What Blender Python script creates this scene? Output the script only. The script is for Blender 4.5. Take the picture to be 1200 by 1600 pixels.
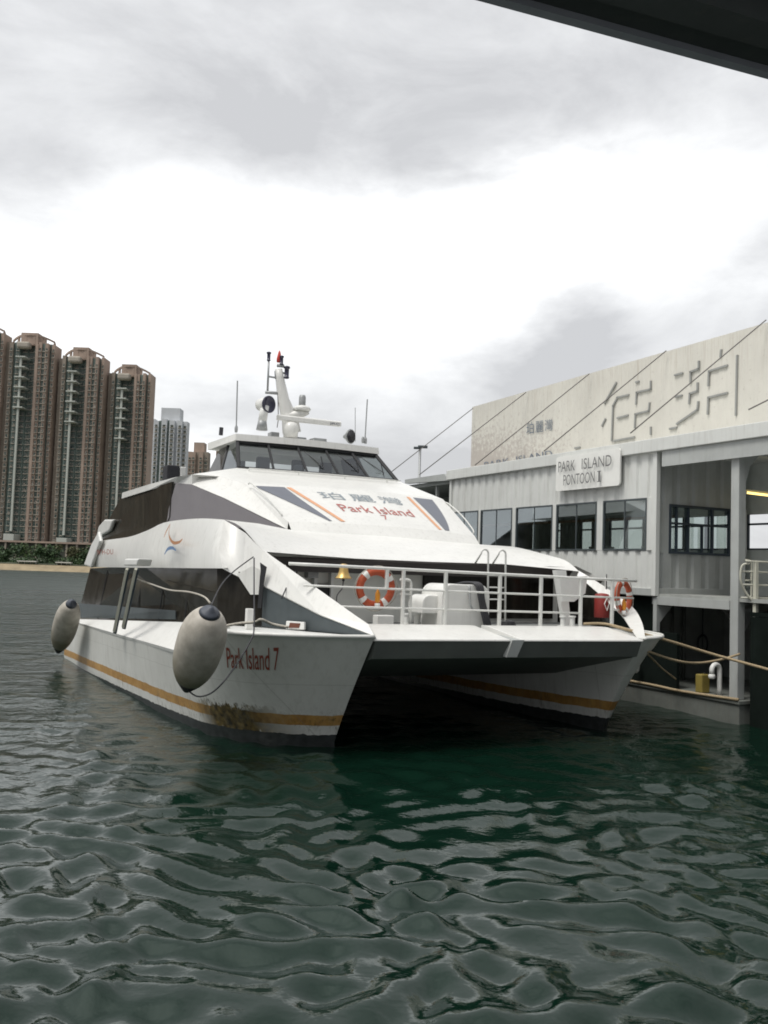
import bpy, bmesh, math, random
import numpy as np
from mathutils import Vector, Matrix
for o in list(bpy.data.objects): bpy.data.objects.remove(o)
SC = bpy.context.scene
COL = SC.collection
R_ = math.radians
rng = random.Random(7)

# ---------------------------------------------------------------- camera
loc=(0,0,3.1); R=[0.999456, -0.002023, 0.032932]; U=[-0.032994, -0.06128, 0.997575]; FW=[0.0, 0.998119, 0.061313]
cd = bpy.data.cameras.new('camera'); cam = bpy.data.objects.new('camera', cd); COL.objects.link(cam)
m = Matrix(((R[0], U[0], -FW[0], loc[0]), (R[1], U[1], -FW[1], loc[1]), (R[2], U[2], -FW[2], loc[2]), (0, 0, 0, 1)))
cam.matrix_world = m
cd.sensor_fit = 'HORIZONTAL'; cd.sensor_width = 36.0; cd.lens = 36.0 * 1400 / 1200
cd.clip_start = 0.05; cd.clip_end = 6000
SC.camera = cam
SC.view_settings.view_transform = 'Standard'; SC.view_settings.look = 'None'
SC.view_settings.exposure = 0.58; SC.view_settings.gamma = 1.0
SC.view_settings.use_curve_mapping = False
SC.render.resolution_x = 768; SC.render.resolution_y = 1024
SC.cycles.filter_width = 1.8

# ---------------------------------------------------------------- node helper
class NT:
    def __init__(s, nt): s.nt = nt; s.n = nt.nodes; s.l = nt.links
    def node(s, t, **k):
        nd = s.n.new(t)
        for a, b in k.items(): setattr(nd, a, b)
        return nd
    def put(s, sock, v):
        if isinstance(v, bpy.types.NodeSocket): s.l.new(v, sock)
        elif v is not None:
            if isinstance(v, (tuple, list)) and len(v) == 3 and sock.type == 'RGBA': v = (*v, 1)
            sock.default_value = v
    def math(s, op, a, b=None, c=None, clamp=False):
        nd = s.node('ShaderNodeMath', operation=op, use_clamp=clamp)
        s.put(nd.inputs[0], a)
        if b is not None: s.put(nd.inputs[1], b)
        if c is not None: s.put(nd.inputs[2], c)
        return nd.outputs[0]
    def noise(s, vec, scale, detail=4, rough=.55, dist=0.0):
        nd = s.node('ShaderNodeTexNoise'); s.put(nd.inputs['Vector'], vec)
        nd.inputs['Scale'].default_value = scale; nd.inputs['Detail'].default_value = detail
        nd.inputs['Roughness'].default_value = rough; nd.inputs['Distortion'].default_value = dist
        return nd.outputs['Fac']
    def mapping(s, vec, sc=(1, 1, 1), lo=(0, 0, 0)):
        nd = s.node('ShaderNodeMapping'); s.put(nd.inputs['Vector'], vec)
        nd.inputs['Scale'].default_value = sc; nd.inputs['Location'].default_value = lo
        return nd.outputs[0]
    def ramp(s, fac, stops):
        nd = s.node('ShaderNodeValToRGB'); s.put(nd.inputs[0], fac)
        e = nd.color_ramp.elements
        while len(e) < len(stops): e.new(0.5)
        for i, (p, c) in enumerate(stops):
            e[i].position = p; e[i].color = (*c, 1) if isinstance(c, (tuple, list)) else (c, c, c, 1)
        return nd.outputs[0]
    def mix(s, fac, a, b, mode='MIX'):
        nd = s.node('ShaderNodeMix', data_type='RGBA', blend_type=mode)
        s.put(nd.inputs[0], fac); s.put(nd.inputs[6], a); s.put(nd.inputs[7], b)
        return nd.outputs[2]
    def sep(s, v):
        nd = s.node('ShaderNodeSeparateXYZ'); s.put(nd.inputs[0], v); return nd.outputs
    def coord(s, k='Object'):
        return s.node('ShaderNodeTexCoord').outputs[k]

def newmat(name):
    mt = bpy.data.materials.new(name); mt.use_nodes = True
    nt = NT(mt.node_tree); b = mt.node_tree.nodes['Principled BSDF']
    return mt, nt, b

def bump(nt, b, h, st=.3, d=.02):
    nd = nt.node('ShaderNodeBump'); nd.inputs['Strength'].default_value = st; nd.inputs['Distance'].default_value = d
    nt.put(nd.inputs['Height'], h); nt.l.new(nd.outputs[0], b.inputs['Normal'])

def plain(name, col, rough=.5, metal=0.0, var=.12, scale=3.0, streak=0.0, spec=.5, dirt=(.25, .22, .16), emit=None, bumpy=0.0):
    """paint with uneven tone and weather streaks that belong to the surface"""
    mt, nt, b = newmat(name)
    c = nt.coord()
    n1 = nt.noise(c, scale, 6, .6)
    dark = tuple(x * (1 - var) for x in col); lite = tuple(min(1, x * (1 + var * .6)) for x in col)
    base = nt.ramp(n1, [(.3, dark), (.7, lite)])
    if streak:
        n2 = nt.noise(nt.mapping(c, (5, 5, .35)), 2.2, 6, .7)
        f = nt.math('MULTIPLY', nt.ramp(n2, [(.52, 0.0), (.78, 1.0)]), streak)
        base = nt.mix(f, base, tuple(a * .5 + bq * .5 * 1.0 for a, bq in zip(dirt, tuple(x * .5 for x in col))))
    nt.put(b.inputs['Base Color'], base)
    b.inputs['Roughness'].default_value = rough; b.inputs['Metallic'].default_value = metal
    b.inputs['Specular IOR Level'].default_value = spec
    if bumpy: bump(nt, b, nt.noise(c, scale * 6, 5), bumpy, .01)
    if emit:
        nt.put(b.inputs['Emission Color'], (*emit[0], 1)); b.inputs['Emission Strength'].default_value = emit[1]
    return mt

# ---------------------------------------------------------------- world: overcast sky
SUN_EL, SUN_AZ = R_(61), R_(230)      # azimuth clockwise from +Y
W = bpy.data.worlds.new('World'); SC.world = W; W.use_nodes = True
wn = NT(W.node_tree); W.node_tree.nodes.clear()
sky = wn.node('ShaderNodeTexSky', sky_type='NISHITA'); sky.sun_disc = False
sky.sun_elevation = SUN_EL; sky.sun_rotation = SUN_AZ; sky.air_density = 1.2; sky.dust_density = 3
bg1 = wn.node('ShaderNodeBackground'); wn.l.new(sky.outputs[0], bg1.inputs[0]); bg1.inputs[1].default_value = .09
gd = wn.coord('Generated')
x, y, z = wn.sep(gd)
az = wn.math('MULTIPLY', wn.math('ARCTAN2', x, y), 57.2958)
el = wn.math('MULTIPLY', wn.math('ARCSINE', z), 57.2958)
flat = wn.mapping(gd, (1, 1, 2.2))
w1 = wn.math('SUBTRACT', wn.noise(flat, 3.0, 6, .6), .5)
w2 = wn.math('SUBTRACT', wn.noise(wn.mapping(gd, (1, 1, 2.2), (5, 3, 1)), 3.0, 6, .6), .5)
azw = wn.math('ADD', az, wn.math('MULTIPLY', w1, 14)); elw = wn.math('ADD', el, wn.math('MULTIPLY', w2, 11))
BLOBS = [  # az, el, half widths, weight
    (-6, 19, 16, 4.0, .30), (8, 21.5, 11, 3.0, .26), (14, 22, 10, 3.4, .30), (-22, 15, 8, 3.5, .22), (2, 14.5, 12, 3.6, .22),
    (-13.5, 7.4, 3.2, 2.0, .34), (-19, 12, 7, 3, .16),
    (-3, 25.5, 13, 2.6, -.14), (-22, 21, 4, 2.2, -.14), (8, 28, 12, 3, -.05),
    (10.6, 15, 3.0, 2.4, -.27), (10.5, 11.5, 4.5, 2.0, -.20), (4, 6, 9, 2.4, -.12), (-10, 10.5, 5, 1.3, -.08),
    (22, 15, 5, 2.4, -.08), (18, 27, 5, 2, .05)]
tot = .53
for a, e, sa, se, wt in BLOBS:
    da = wn.math('MULTIPLY', wn.math('SUBTRACT', azw, a), 1 / sa); de = wn.math('MULTIPLY', wn.math('SUBTRACT', elw, e), 1 / se)
    q = wn.math('ADD', wn.math('MULTIPLY', da, da), wn.math('MULTIPLY', de, de))
    g = wn.math('EXPONENT', wn.math('MULTIPLY', q, -.8))
    tot = wn.math('MULTIPLY_ADD', g, wt, tot)
n3 = wn.math('SUBTRACT', wn.noise(flat, 5.0, 9, .62, .4), .5)
n4 = wn.math('SUBTRACT', wn.noise(flat, 1.7, 4, .5), .5)
tot = wn.math('ADD', tot, wn.math('ADD', wn.math('MULTIPLY', n3, .46), wn.math('MULTIPLY', n4, .16)))
tot = wn.math('MINIMUM', wn.math('MAXIMUM', tot, .45), .90)
# unseen brighter sky round the sun, added to light the objects
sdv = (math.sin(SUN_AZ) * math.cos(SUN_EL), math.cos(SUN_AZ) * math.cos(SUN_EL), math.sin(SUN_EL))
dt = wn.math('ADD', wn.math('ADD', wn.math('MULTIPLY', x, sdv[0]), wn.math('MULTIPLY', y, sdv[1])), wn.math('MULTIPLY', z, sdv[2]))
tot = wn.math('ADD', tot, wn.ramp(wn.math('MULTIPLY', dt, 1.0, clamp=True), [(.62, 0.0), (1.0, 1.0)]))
# unseen sky dimmed behind and overhead of the viewer to keep front faces dark
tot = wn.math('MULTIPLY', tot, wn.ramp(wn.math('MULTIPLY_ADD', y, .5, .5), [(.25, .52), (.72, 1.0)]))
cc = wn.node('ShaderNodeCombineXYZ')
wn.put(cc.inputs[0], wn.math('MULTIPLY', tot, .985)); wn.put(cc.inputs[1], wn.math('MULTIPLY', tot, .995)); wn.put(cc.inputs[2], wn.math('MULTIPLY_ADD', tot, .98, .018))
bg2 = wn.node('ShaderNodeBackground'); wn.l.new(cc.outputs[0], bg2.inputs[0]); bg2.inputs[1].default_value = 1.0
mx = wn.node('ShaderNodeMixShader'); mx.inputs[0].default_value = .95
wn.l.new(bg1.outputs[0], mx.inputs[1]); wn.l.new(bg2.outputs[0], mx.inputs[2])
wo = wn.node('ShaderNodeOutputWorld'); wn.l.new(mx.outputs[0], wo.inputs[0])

sl = bpy.data.lights.new('sun', 'SUN'); so = bpy.data.objects.new('sun', sl); COL.objects.link(so)
sl.energy = 1.4; sl.angle = R_(20); sl.color = (1, .97, .92)
sd = Vector((math.sin(SUN_AZ) * math.cos(SUN_EL), math.cos(SUN_AZ) * math.cos(SUN_EL), math.sin(SUN_EL)))
so.rotation_euler = sd.to_track_quat('Z', 'Y').to_euler()
so.location = (0, 0, 60)

# ---------------------------------------------------------------- object helpers
OX = (-0.0860,14.5630)
TH = R_(27.0)
def WL(u, v, z=0.0):   # harbour axes (u across the berth, v along it) to world
    return (OX[0] + u * math.cos(TH) - v * math.sin(TH), OX[1] + u * math.sin(TH) + v * math.cos(TH), z)

def tag(o, label=None, cat=None, group=None, kind=None):
    if label: o['label'] = label
    if cat: o['category'] = cat
    if group: o['group'] = group
    if kind: o['kind'] = kind
    return o
def thing(name, label, cat, loc=(0, 0, 0), rz=0.0, group=None):
    o = bpy.data.objects.new(name, None); COL.objects.link(o); o.empty_display_size = .2
    o.location = loc; o.rotation_euler = (0, 0, rz)
    return tag(o, label, cat, group)
def link(name, me, mat, parent=None, smooth=False, bev=0.0, seg=2):
    o = bpy.data.objects.new(name, me); COL.objects.link(o)
    if mat is not None:
        for mm in (mat if isinstance(mat, (list, tuple)) else [mat]): me.materials.append(mm)
    if parent is not None: o.parent = parent
    if smooth:
        for p in me.polygons: p.use_smooth = True
        if smooth == 'auto':
            bm = bmesh.new(); bm.from_mesh(me); bmesh.ops.remove_doubles(bm, verts=bm.verts, dist=.004); bm.to_mesh(me); bm.free()
            me.set_sharp_from_angle(angle=R_(75))
    if bev:
        md = o.modifiers.new('bevel', 'BEVEL'); md.width = bev; md.segments = seg; md.limit_method = 'ANGLE'; md.angle_limit = R_(35)
    return o

class MB:
    """collects vertices and faces of one mesh"""
    def __init__(s): s.v = []; s.f = []; s.mi = []
    def add(s, vs, fs, mi=0):
        b = len(s.v); s.v += [tuple(p) for p in vs]
        for f in fs: s.f.append([i + b for i in f]); s.mi.append(mi)
        return s
    def box(s, x0, x1, y0, y1, z0, z1, mi=0):
        vs = [(x, y, z) for z in (z0, z1) for y in (y0, y1) for x in (x0, x1)]
        return s.add(vs, [(0, 2, 3, 1), (4, 5, 7, 6), (0, 1, 5, 4), (2, 6, 7, 3), (0, 4, 6, 2), (1, 3, 7, 5)], mi)
    def panel(s, pts, th=.03, mi=0, flip=False):
        """flat or slightly folded outline given a thickness away from the viewer side"""
        P = [Vector(p) for p in pts]; n = Vector((0, 0, 0))
        for i in range(len(P)): n += P[i].cross(P[(i + 1) % len(P)])
        n.normalize()
        if flip: n = -n
        k = len(P); Q = [p - n * th for p in P]
        return s.add(P + Q, [tuple(range(k)), tuple(range(2 * k - 1, k - 1, -1))] + [(i, k + i, k + (i + 1) % k, (i + 1) % k) for i in range(k)], mi)
    def strip(s, A, B, mi=0):
        k = len(A)
        return s.add(list(A) + list(B), [(i, i + 1, k + i + 1, k + i) for i in range(k - 1)], mi)
    def tube(s, pts, r, seg=8, caps=True, mi=0, radii=None):
        P = [Vector(p) for p in pts]; n = len(P); rings = []; prev = None
        for i in range(n):
            d = (P[min(i + 1, n - 1)] - P[max(i - 1, 0)]).normalized()
            if prev is None:
                a = Vector((0, 0, 1)) if abs(d.z) < .9 else Vector((1, 0, 0)); x = d.cross(a).normalized()
            else: x = (prev - d * prev.dot(d)).normalized()
            prev = x; y = d.cross(x); rr = radii[i] if radii else r
            rings.append([P[i] + x * rr * math.cos(2 * math.pi * j / seg) + y * rr * math.sin(2 * math.pi * j / seg) for j in range(seg)])
        vs = [p for rg in rings for p in rg]; fs = []
        for i in range(n - 1):
            for j in range(seg):
                a = i * seg + j; b = i * seg + (j + 1) % seg; fs.append((a, b, b + seg, a + seg))
        if caps: fs += [tuple(range(seg - 1, -1, -1)), tuple(range((n - 1) * seg, n * seg))]
        return s.add(vs, fs, mi)
    def lathe(s, prof, axis=(0, 0, 1), org=(0, 0, 0), seg=24, mi=0):
        a = Vector(axis).normalized(); h = Vector((1, 0, 0)) if abs(a.x) < .9 else Vector((0, 1, 0))
        x = a.cross(h).normalized(); y = a.cross(x); o = Vector(org); vs = []; fs = []
        for r, t in prof:
            for j in range(seg):
                q = 2 * math.pi * j / seg; vs.append(o + a * t + x * r * math.cos(q) + y * r * math.sin(q))
        for i in range(len(prof) - 1):
            for j in range(seg):
                p = i * seg + j; q = i * seg + (j + 1) % seg; fs.append((p, q, q + seg, p + seg))
        fs += [tuple(range(seg - 1, -1, -1)), tuple(range((len(prof) - 1) * seg, len(prof) * seg))]
        return s.add(vs, fs, mi)
    def mirror(s, k=1.0, sh=0.0, dz=0.0):      # about the ferry centreline u = 2.75
        m2 = MB(); m2.v = [((5.5 - a if a > 0 else 5.5 - a * k) + sh * max(0, 1 - b / 4.0), b, c - (dz * max(0, 1 - b / 6.0) if c > 1.5 else 0)) for a, b, c in s.v]; m2.f = [list(reversed(f)) for f in s.f]; m2.mi = list(s.mi); return m2
    def plus(s, o):
        b = len(s.v); s.v += o.v; s.f += [[i + b for i in f] for f in o.f]; s.mi += o.mi; return s
    def build(s, name, mat, parent=None, smooth=False, bev=0.0, seg=2, fix=True):
        me = bpy.data.meshes.new(name); me.from_pydata([tuple(map(float, p)) for p in s.v], [], s.f)
        if fix:
            bm = bmesh.new(); bm.from_mesh(me); bmesh.ops.recalc_face_normals(bm, faces=bm.faces); bm.to_mesh(me); bm.free()
        o = link(name, me, mat, parent, smooth, bev, seg)
        if len(s.mi) == len(me.polygons):
            me.polygons.foreach_set('material_index', s.mi)
        return o

def smooth_path(pts, n=6):
    P = [Vector(p) for p in pts]; out = []
    for i in range(len(P) - 1):
        p0 = P[max(i - 1, 0)]; p1 = P[i]; p2 = P[i + 1]; p3 = P[min(i + 2, len(P) - 1)]
        for k in range(n):
            t = k / n
            out.append(.5 * ((2 * p1) + (p2 - p0) * t + (2 * p0 - 5 * p1 + 4 * p2 - p3) * t * t + (3 * p1 - p0 - 3 * p2 + p3) * t ** 3))
    out.append(P[-1]); return out

def text_mesh(name, body, quad, mat, parent, off=.006, depth=0.0, bold=0.0, spacing=1.0, surf=None):
    """letters laid on a quad (bl, br, tr, tl), or on surf(s, t)"""
    c = bpy.data.curves.new('letters', 'FONT'); c.body = body; c.resolution_u = 3; c.offset = bold; c.space_character = spacing
    t = bpy.data.objects.new('letters', c); COL.objects.link(t)
    bpy.context.view_layer.update()
    me = bpy.data.meshes.new_from_object(t); bpy.data.objects.remove(t)
    xs = [v.co.x for v in me.vertices]; ys = [v.co.y for v in me.vertices]
    x0, x1, y0, y1 = min(xs), max(xs), min(ys), max(ys)
    if quad:
        bl, br, tr, tl = [Vector(p) for p in quad]
        n = (br - bl).cross(tl - bl).normalized() * off
    for v in me.vertices:
        s = (v.co.x - x0) / (x1 - x0); q = (v.co.y - y0) / (y1 - y0)
        if surf: v.co = surf(s, q)
        else: v.co = (bl * (1 - s) + br * s) * (1 - q) + (tl * (1 - s) + tr * s) * q + n
    me.name = name
    return link(name, me, mat, parent)

# ---------------------------------------------------------------- materials
M = {}
M['white'] = plain('gelcoat_white', (.76, .755, .72), .32, var=.06, scale=1.5, streak=.34)
M['whiteb'] = plain('painted_steel_white', (.76, .76, .73), .4, var=.06, scale=5)
M['rail'] = plain('rail_paint', (.74, .74, .70), .35, var=.08, scale=9)
M['deck'] = plain('deck_grey', (.30, .31, .30), .8, var=.2, scale=4)
M['dgrey'] = plain('panel_dark_grey', (.07, .085, .09), .5, var=.15, scale=4, streak=.15)
M['mauve'] = plain('panel_mauve_grey', (.25, .235, .245), .45, var=.06, scale=3, streak=.1)
M['slate'] = plain('panel_slate', (.15, .16, .19), .35, var=.08)
M['black'] = plain('black_rubber', (.018, .018, .02), .6, var=.2)
M['navy'] = plain('navy_rubber', (.07, .08, .10), .5, var=.2, scale=8)
M['orange'] = plain('stripe_orange', (.74, .38, .21), .45, var=.1)
M['redtext'] = plain('lettering_red', (.30, .07, .045), .5, var=.1)
M['redtext2'] = plain('lettering_faded_red', (.48, .15, .13), .5, var=.15)
M['greytext2'] = plain('lettering_faded_slate', (.27, .31, .34), .5)
M['greytext'] = plain('lettering_slate', (.16, .19, .23), .5, var=.1)
M['stroke'] = plain('character_grey', (.30, .305, .29), .6, var=.15)  # painted shade along the edges of the big characters
M['bluearc'] = plain('emblem_blue', (.14, .24, .42), .5, var=.1)
M['rustarc'] = plain('emblem_rust', (.50, .24, .12), .6, var=.2)
M['ring'] = plain('ring_orange', (.48, .09, .035), .6, var=.2, scale=12, bumpy=.3)
M['brass'] = plain('brass', (.62, .42, .15), .35, metal=.6, var=.2, scale=10)
M['amber'] = plain('amber_lens', (.75, .30, .03), .3)
M['rope'] = plain('rope_tan', (.40, .31, .19), .9, var=.3, scale=30, bumpy=.6)
M['ropew'] = plain('rope_pale', (.45, .42, .36), .9, var=.3, scale=30)
M['hose'] = plain('hose_black', (.04, .04, .045), .6, var=.2)
M['steel'] = plain('galvanised', (.36, .37, .37), .5, metal=.4, var=.15, scale=8)
M['cable'] = plain('steel_cable', (.13, .12, .11), .6, var=.2)
M['soot'] = plain('funnel_black', (.03, .03, .035), .7)
M['cream'] = plain('cream_steel', (.66, .64, .58), .55, var=.07, scale=.8, streak=.35, dirt=(.3, .2, .12))
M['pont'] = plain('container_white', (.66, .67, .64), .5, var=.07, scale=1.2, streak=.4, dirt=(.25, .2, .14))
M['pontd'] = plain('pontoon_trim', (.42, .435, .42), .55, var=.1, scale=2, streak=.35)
M['pfloor'] = plain('pontoon_floor', (.34, .35, .33), .8, var=.2)
M['phull'] = plain('pontoon_hull', (.15, .16, .145), .8, var=.25, scale=2.5, streak=.5, dirt=(.16, .10, .05), bumpy=.2)
M['pdark'] = plain('pier_dark', (.010, .014, .012), .95, var=.3, scale=2, spec=.05)  # near black standing for deep shade at the pier and lower storey
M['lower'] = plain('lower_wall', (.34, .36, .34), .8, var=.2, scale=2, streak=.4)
M['frame'] = plain('window_frame_dark', (.03, .045, .06), .5)
M['yellow'] = plain('canister_yellow', (.27, .21, .05), .6, var=.25)
M['tube'] = plain('tube_glow', (.8, .7, .3), .4, emit=((1.0, .72, .22), 1.6))
M['handrail'] = plain('handrail_cream', (.55, .54, .45), .45, var=.1)
M['sign'] = plain('sign_white', (.80, .80, .76), .45, var=.05, streak=.12)
M['signtext'] = plain('sign_letters', (.13, .13, .13), .6)
M['redbox'] = plain('red_vinyl', (.24, .025, .02), .55, var=.15, scale=6)
M['lampred'] = plain('lamp_red', (.6, .06, .04), .3)
M['lampdark'] = plain('lamp_dark', (.04, .04, .07), .3)
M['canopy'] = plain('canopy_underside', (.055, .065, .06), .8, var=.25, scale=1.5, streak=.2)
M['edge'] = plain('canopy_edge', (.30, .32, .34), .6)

def m_glass(name, col, rough=.08, var=.5, spec=.16):
    mt, nt, b = newmat(name); c = nt.coord()
    n = nt.noise(nt.mapping(c, (1.5, 1.5, .25)), 3, 5, .6)
    nt.put(b.inputs['Base Color'], nt.ramp(n, [(.35, tuple(x * (1 - var) for x in col)), (.7, tuple(x * (1 + var) for x in col))]))
    nt.put(b.inputs['Roughness'], nt.math('MULTIPLY_ADD', nt.noise(c, 2, 3), .12, rough - .03))
    b.inputs['IOR'].default_value = 1.5; b.inputs['Specular IOR Level'].default_value = spec
    bump(nt, b, nt.noise(c, .9, 2), .12, .06)
    return mt
M['glass'] = m_glass('tinted_window', (.022, .020, .016))
M['glass2'] = m_glass('tinted_window_upper', (.030, .026, .019), .06, .6, .45)
def m_clear(name, tint=(.75, .82, .8), mixf=.25):
    mt, nt, b = newmat(name)
    nt.n.remove(b)
    out = [n for n in nt.n if n.type == 'OUTPUT_MATERIAL'][0]
    tr = nt.node('ShaderNodeBsdfTransparent'); tr.inputs[0].default_value = (*tint, 1)
    gl = nt.node('ShaderNodeBsdfGlossy'); gl.inputs['Roughness'].default_value = .03; gl.inputs[0].default_value = (.9, .95, 1, 1)
    fr = nt.node('ShaderNodeLayerWeight'); fr.inputs['Blend'].default_value = .5
    mx = nt.node('ShaderNodeMixShader'); nt.put(mx.inputs[0], nt.math('MULTIPLY_ADD', nt.math('POWER', fr.outputs['Facing'], 4.0), .7, mixf, clamp=True))
    nt.l.new(tr.outputs[0], mx.inputs[1]); nt.l.new(gl.outputs[0], mx.inputs[2]); nt.l.new(mx.outputs[0], out.inputs[0])
    return mt
M['clear'] = m_clear('wheelhouse_glass', (.52, .55, .54), .08)
M['clear2'] = m_clear('pontoon_glass', (.72, .78, .75), .24)

def m_hull():
    mt, nt, b = newmat('hull_paint'); c = nt.coord(); X, Y, Z = nt.sep(c)
    wob = nt.math('MULTIPLY', nt.math('SUBTRACT', nt.noise(nt.mapping(c, (1, 1, .2)), 3, 4), .5), .05)
    # the trim line: the stripe sits lower towards the stern
    zc = nt.math('ADD', nt.math('ADD', Z, wob), nt.math('MULTIPLY', nt.math('MINIMUM', nt.math('SUBTRACT', Y, 1.0), 15.0), .020))
    wht = nt.ramp(nt.noise(c, 1.2, 6, .6), [(.3, (.62, .62, .58)), (.75, (.72, .72, .68))])
    stripe = nt.math('MULTIPLY', nt.math('GREATER_THAN', zc, .40), nt.math('LESS_THAN', zc, .585))
    orange = nt.ramp(nt.noise(c, 4, 6, .7), [(.3, (.34, .17, .045)), (.7, (.56, .33, .10))])
    col = nt.mix(stripe, wht, orange)
    # rust and weed hanging from the stripe
    n = nt.noise(nt.mapping(c, (7, 7, .9)), 2.5, 7, .75)
    band = nt.math('SUBTRACT', 1.0, nt.math('MULTIPLY', nt.math('ABSOLUTE', nt.math('SUBTRACT', zc, .42)), 2.6), clamp=True)
    rust = nt.math('MULTIPLY', nt.ramp(n, [(.50, 0.0), (.66, 1.0)]), band)
    patch = nt.ramp(nt.noise(c, .75, 3), [(.42, 0.0), (.6, 1.0)])
    rust = nt.math('MULTIPLY', rust, nt.math('MULTIPLY_ADD', patch, .85, .15))
    # the heavy brown weed patch by the forward fender
    q = nt.math('SUBTRACT', 1.0, nt.math('MULTIPLY', nt.math('ABSOLUTE', nt.math('SUBTRACT', Y, 2.2)), .95), clamp=True)
    left = nt.math('LESS_THAN', X, 2.0)
    n5 = nt.noise(nt.mapping(c, (3.2, 3.2, 1.0)), 2.2, 8, .72)
    q2 = nt.math('MULTIPLY', nt.math('MULTIPLY', q, left), nt.ramp(nt.math('SUBTRACT', nt.math('MULTIPLY_ADD', n5, .9, .0), nt.math('MULTIPLY', nt.math('ABSOLUTE', nt.math('SUBTRACT', zc, .40)), 1.15)), [(.10, 0.0), (.19, 1.0)]))
    rust = nt.math('MAXIMUM', rust, nt.math('MULTIPLY', q2, 1.6, clamp=True))
    col = nt.mix(rust, col, nt.ramp(nt.noise(c, 9, 5), [(.35, (.022, .016, .008)), (.7, (.20, .14, .045))]))
    # grime runs
    n2 = nt.noise(nt.mapping(c, (3, 3, .3)), 2.2, 6, .7)
    col = nt.mix(nt.math('MULTIPLY', nt.ramp(n2, [(.5, 0.0), (.8, 1.0)]), .35), col, (.30, .29, .24))
    seam = nt.math('LESS_THAN', nt.math('ABSOLUTE', nt.math('SUBTRACT', nt.math('FRACT', nt.math('DIVIDE', Y, 2.3)), .5)), .0035)
    seamz = nt.math('LESS_THAN', nt.math('ABSOLUTE', nt.math('SUBTRACT', zc, 1.12)), .006)
    col = nt.mix(nt.math('MULTIPLY', nt.math('MAXIMUM', seam, seamz), .28), col, (.22, .21, .18))
    low = nt.math('LESS_THAN', nt.math('ADD', zc, nt.math('MULTIPLY', nt.math('SUBTRACT', nt.noise(c, 7, 5), .5), .07)), .235)
    col = nt.mix(low, col, nt.ramp(nt.noise(c, 6, 5), [(.3, (.02, .022, .022)), (.7, (.05, .055, .055))]))
    nt.put(b.inputs['Base Color'], col); b.inputs['Roughness'].default_value = .38
    bump(nt, b, nt.noise(c, 1.6, 3), .15, .05)
    return mt
M['hull'] = m_hull()

def m_fender():
    mt, nt, b = newmat('fender_vinyl'); c = nt.coord()
    n = nt.noise(nt.mapping(c, (1, 1, 1)), 4, 7, .65); Z = nt.sep(c)[2]
    base = nt.ramp(n, [(.3, (.34, .31, .26)), (.7, (.58, .54, .47))])
    # algae towards the lower end
    g = nt.math('MULTIPLY', nt.ramp(nt.math('MULTIPLY_ADD', Z, -.9, nt.math('MULTIPLY', nt.noise(c, 3.0, 5), 1.0)), [(.38, 0.0), (.95, 1.0)]), .85)
    nt.put(b.inputs['Base Color'], nt.mix(g, base, (.17, .15, .09))); b.inputs['Roughness'].default_value = .55
    bump(nt, b, n, .15, .02); return mt
M['fender'] = m_fender()

def m_water():
    mt, nt, b = newmat('harbour_water'); c = nt.coord()
    nt.put(b.inputs['Base Color'], nt.ramp(nt.noise(c, .12, 3), [(.3, (.002, .012, .007)), (.7, (.004, .018, .011))]))
    b.inputs['Roughness'].default_value = .03; b.inputs['IOR'].default_value = 1.48; b.inputs['Specular Tint'].default_value = (.90, 1.0, .93, 1)
    b.inputs['Specular IOR Level'].default_value = .5
    h = nt.math('ADD', nt.noise(nt.mapping(c, (1.0, 1.4, 1)), 2.6, 3, .5, .4), nt.math('MULTIPLY', nt.noise(c, 9, 4), .34))
    nd = nt.node('ShaderNodeBump'); X, Y, Z = nt.sep(c)
    rr = nt.math('SQRT', nt.math('ADD', nt.math('MULTIPLY', X, X), nt.math('MULTIPLY', Y, Y)))
    far = nt.math('MULTIPLY', nt.math('SUBTRACT', rr, 10), 1 / 30.0, clamp=True)
    h = nt.math('ADD', h, nt.math('MULTIPLY', nt.math('MULTIPLY', nt.noise(nt.mapping(c, (.6, .9, 1)), 1.0, 3), 5.0), far))
    far2 = nt.math('MULTIPLY', nt.math('SUBTRACT', rr, 14), 1 / 90.0, clamp=True)
    streak = nt.noise(nt.mapping(c, (.035, .16, 1)), 1.0, 6, .65)
    streak = nt.math('MULTIPLY', nt.math('SUBTRACT', streak, .5), .5)
    nt.put(b.inputs['Roughness'], nt.math('MULTIPLY_ADD', nt.math('POWER', far2, .7), nt.math('ADD', .30, streak), .03))
    nt.put(nd.inputs['Strength'], nt.math('MULTIPLY_ADD', far, .70, .12)); nd.inputs['Distance'].default_value = .10
    nt.put(nd.inputs['Height'], h); nt.l.new(nd.outputs[0], b.inputs['Normal'])
    return mt

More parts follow.
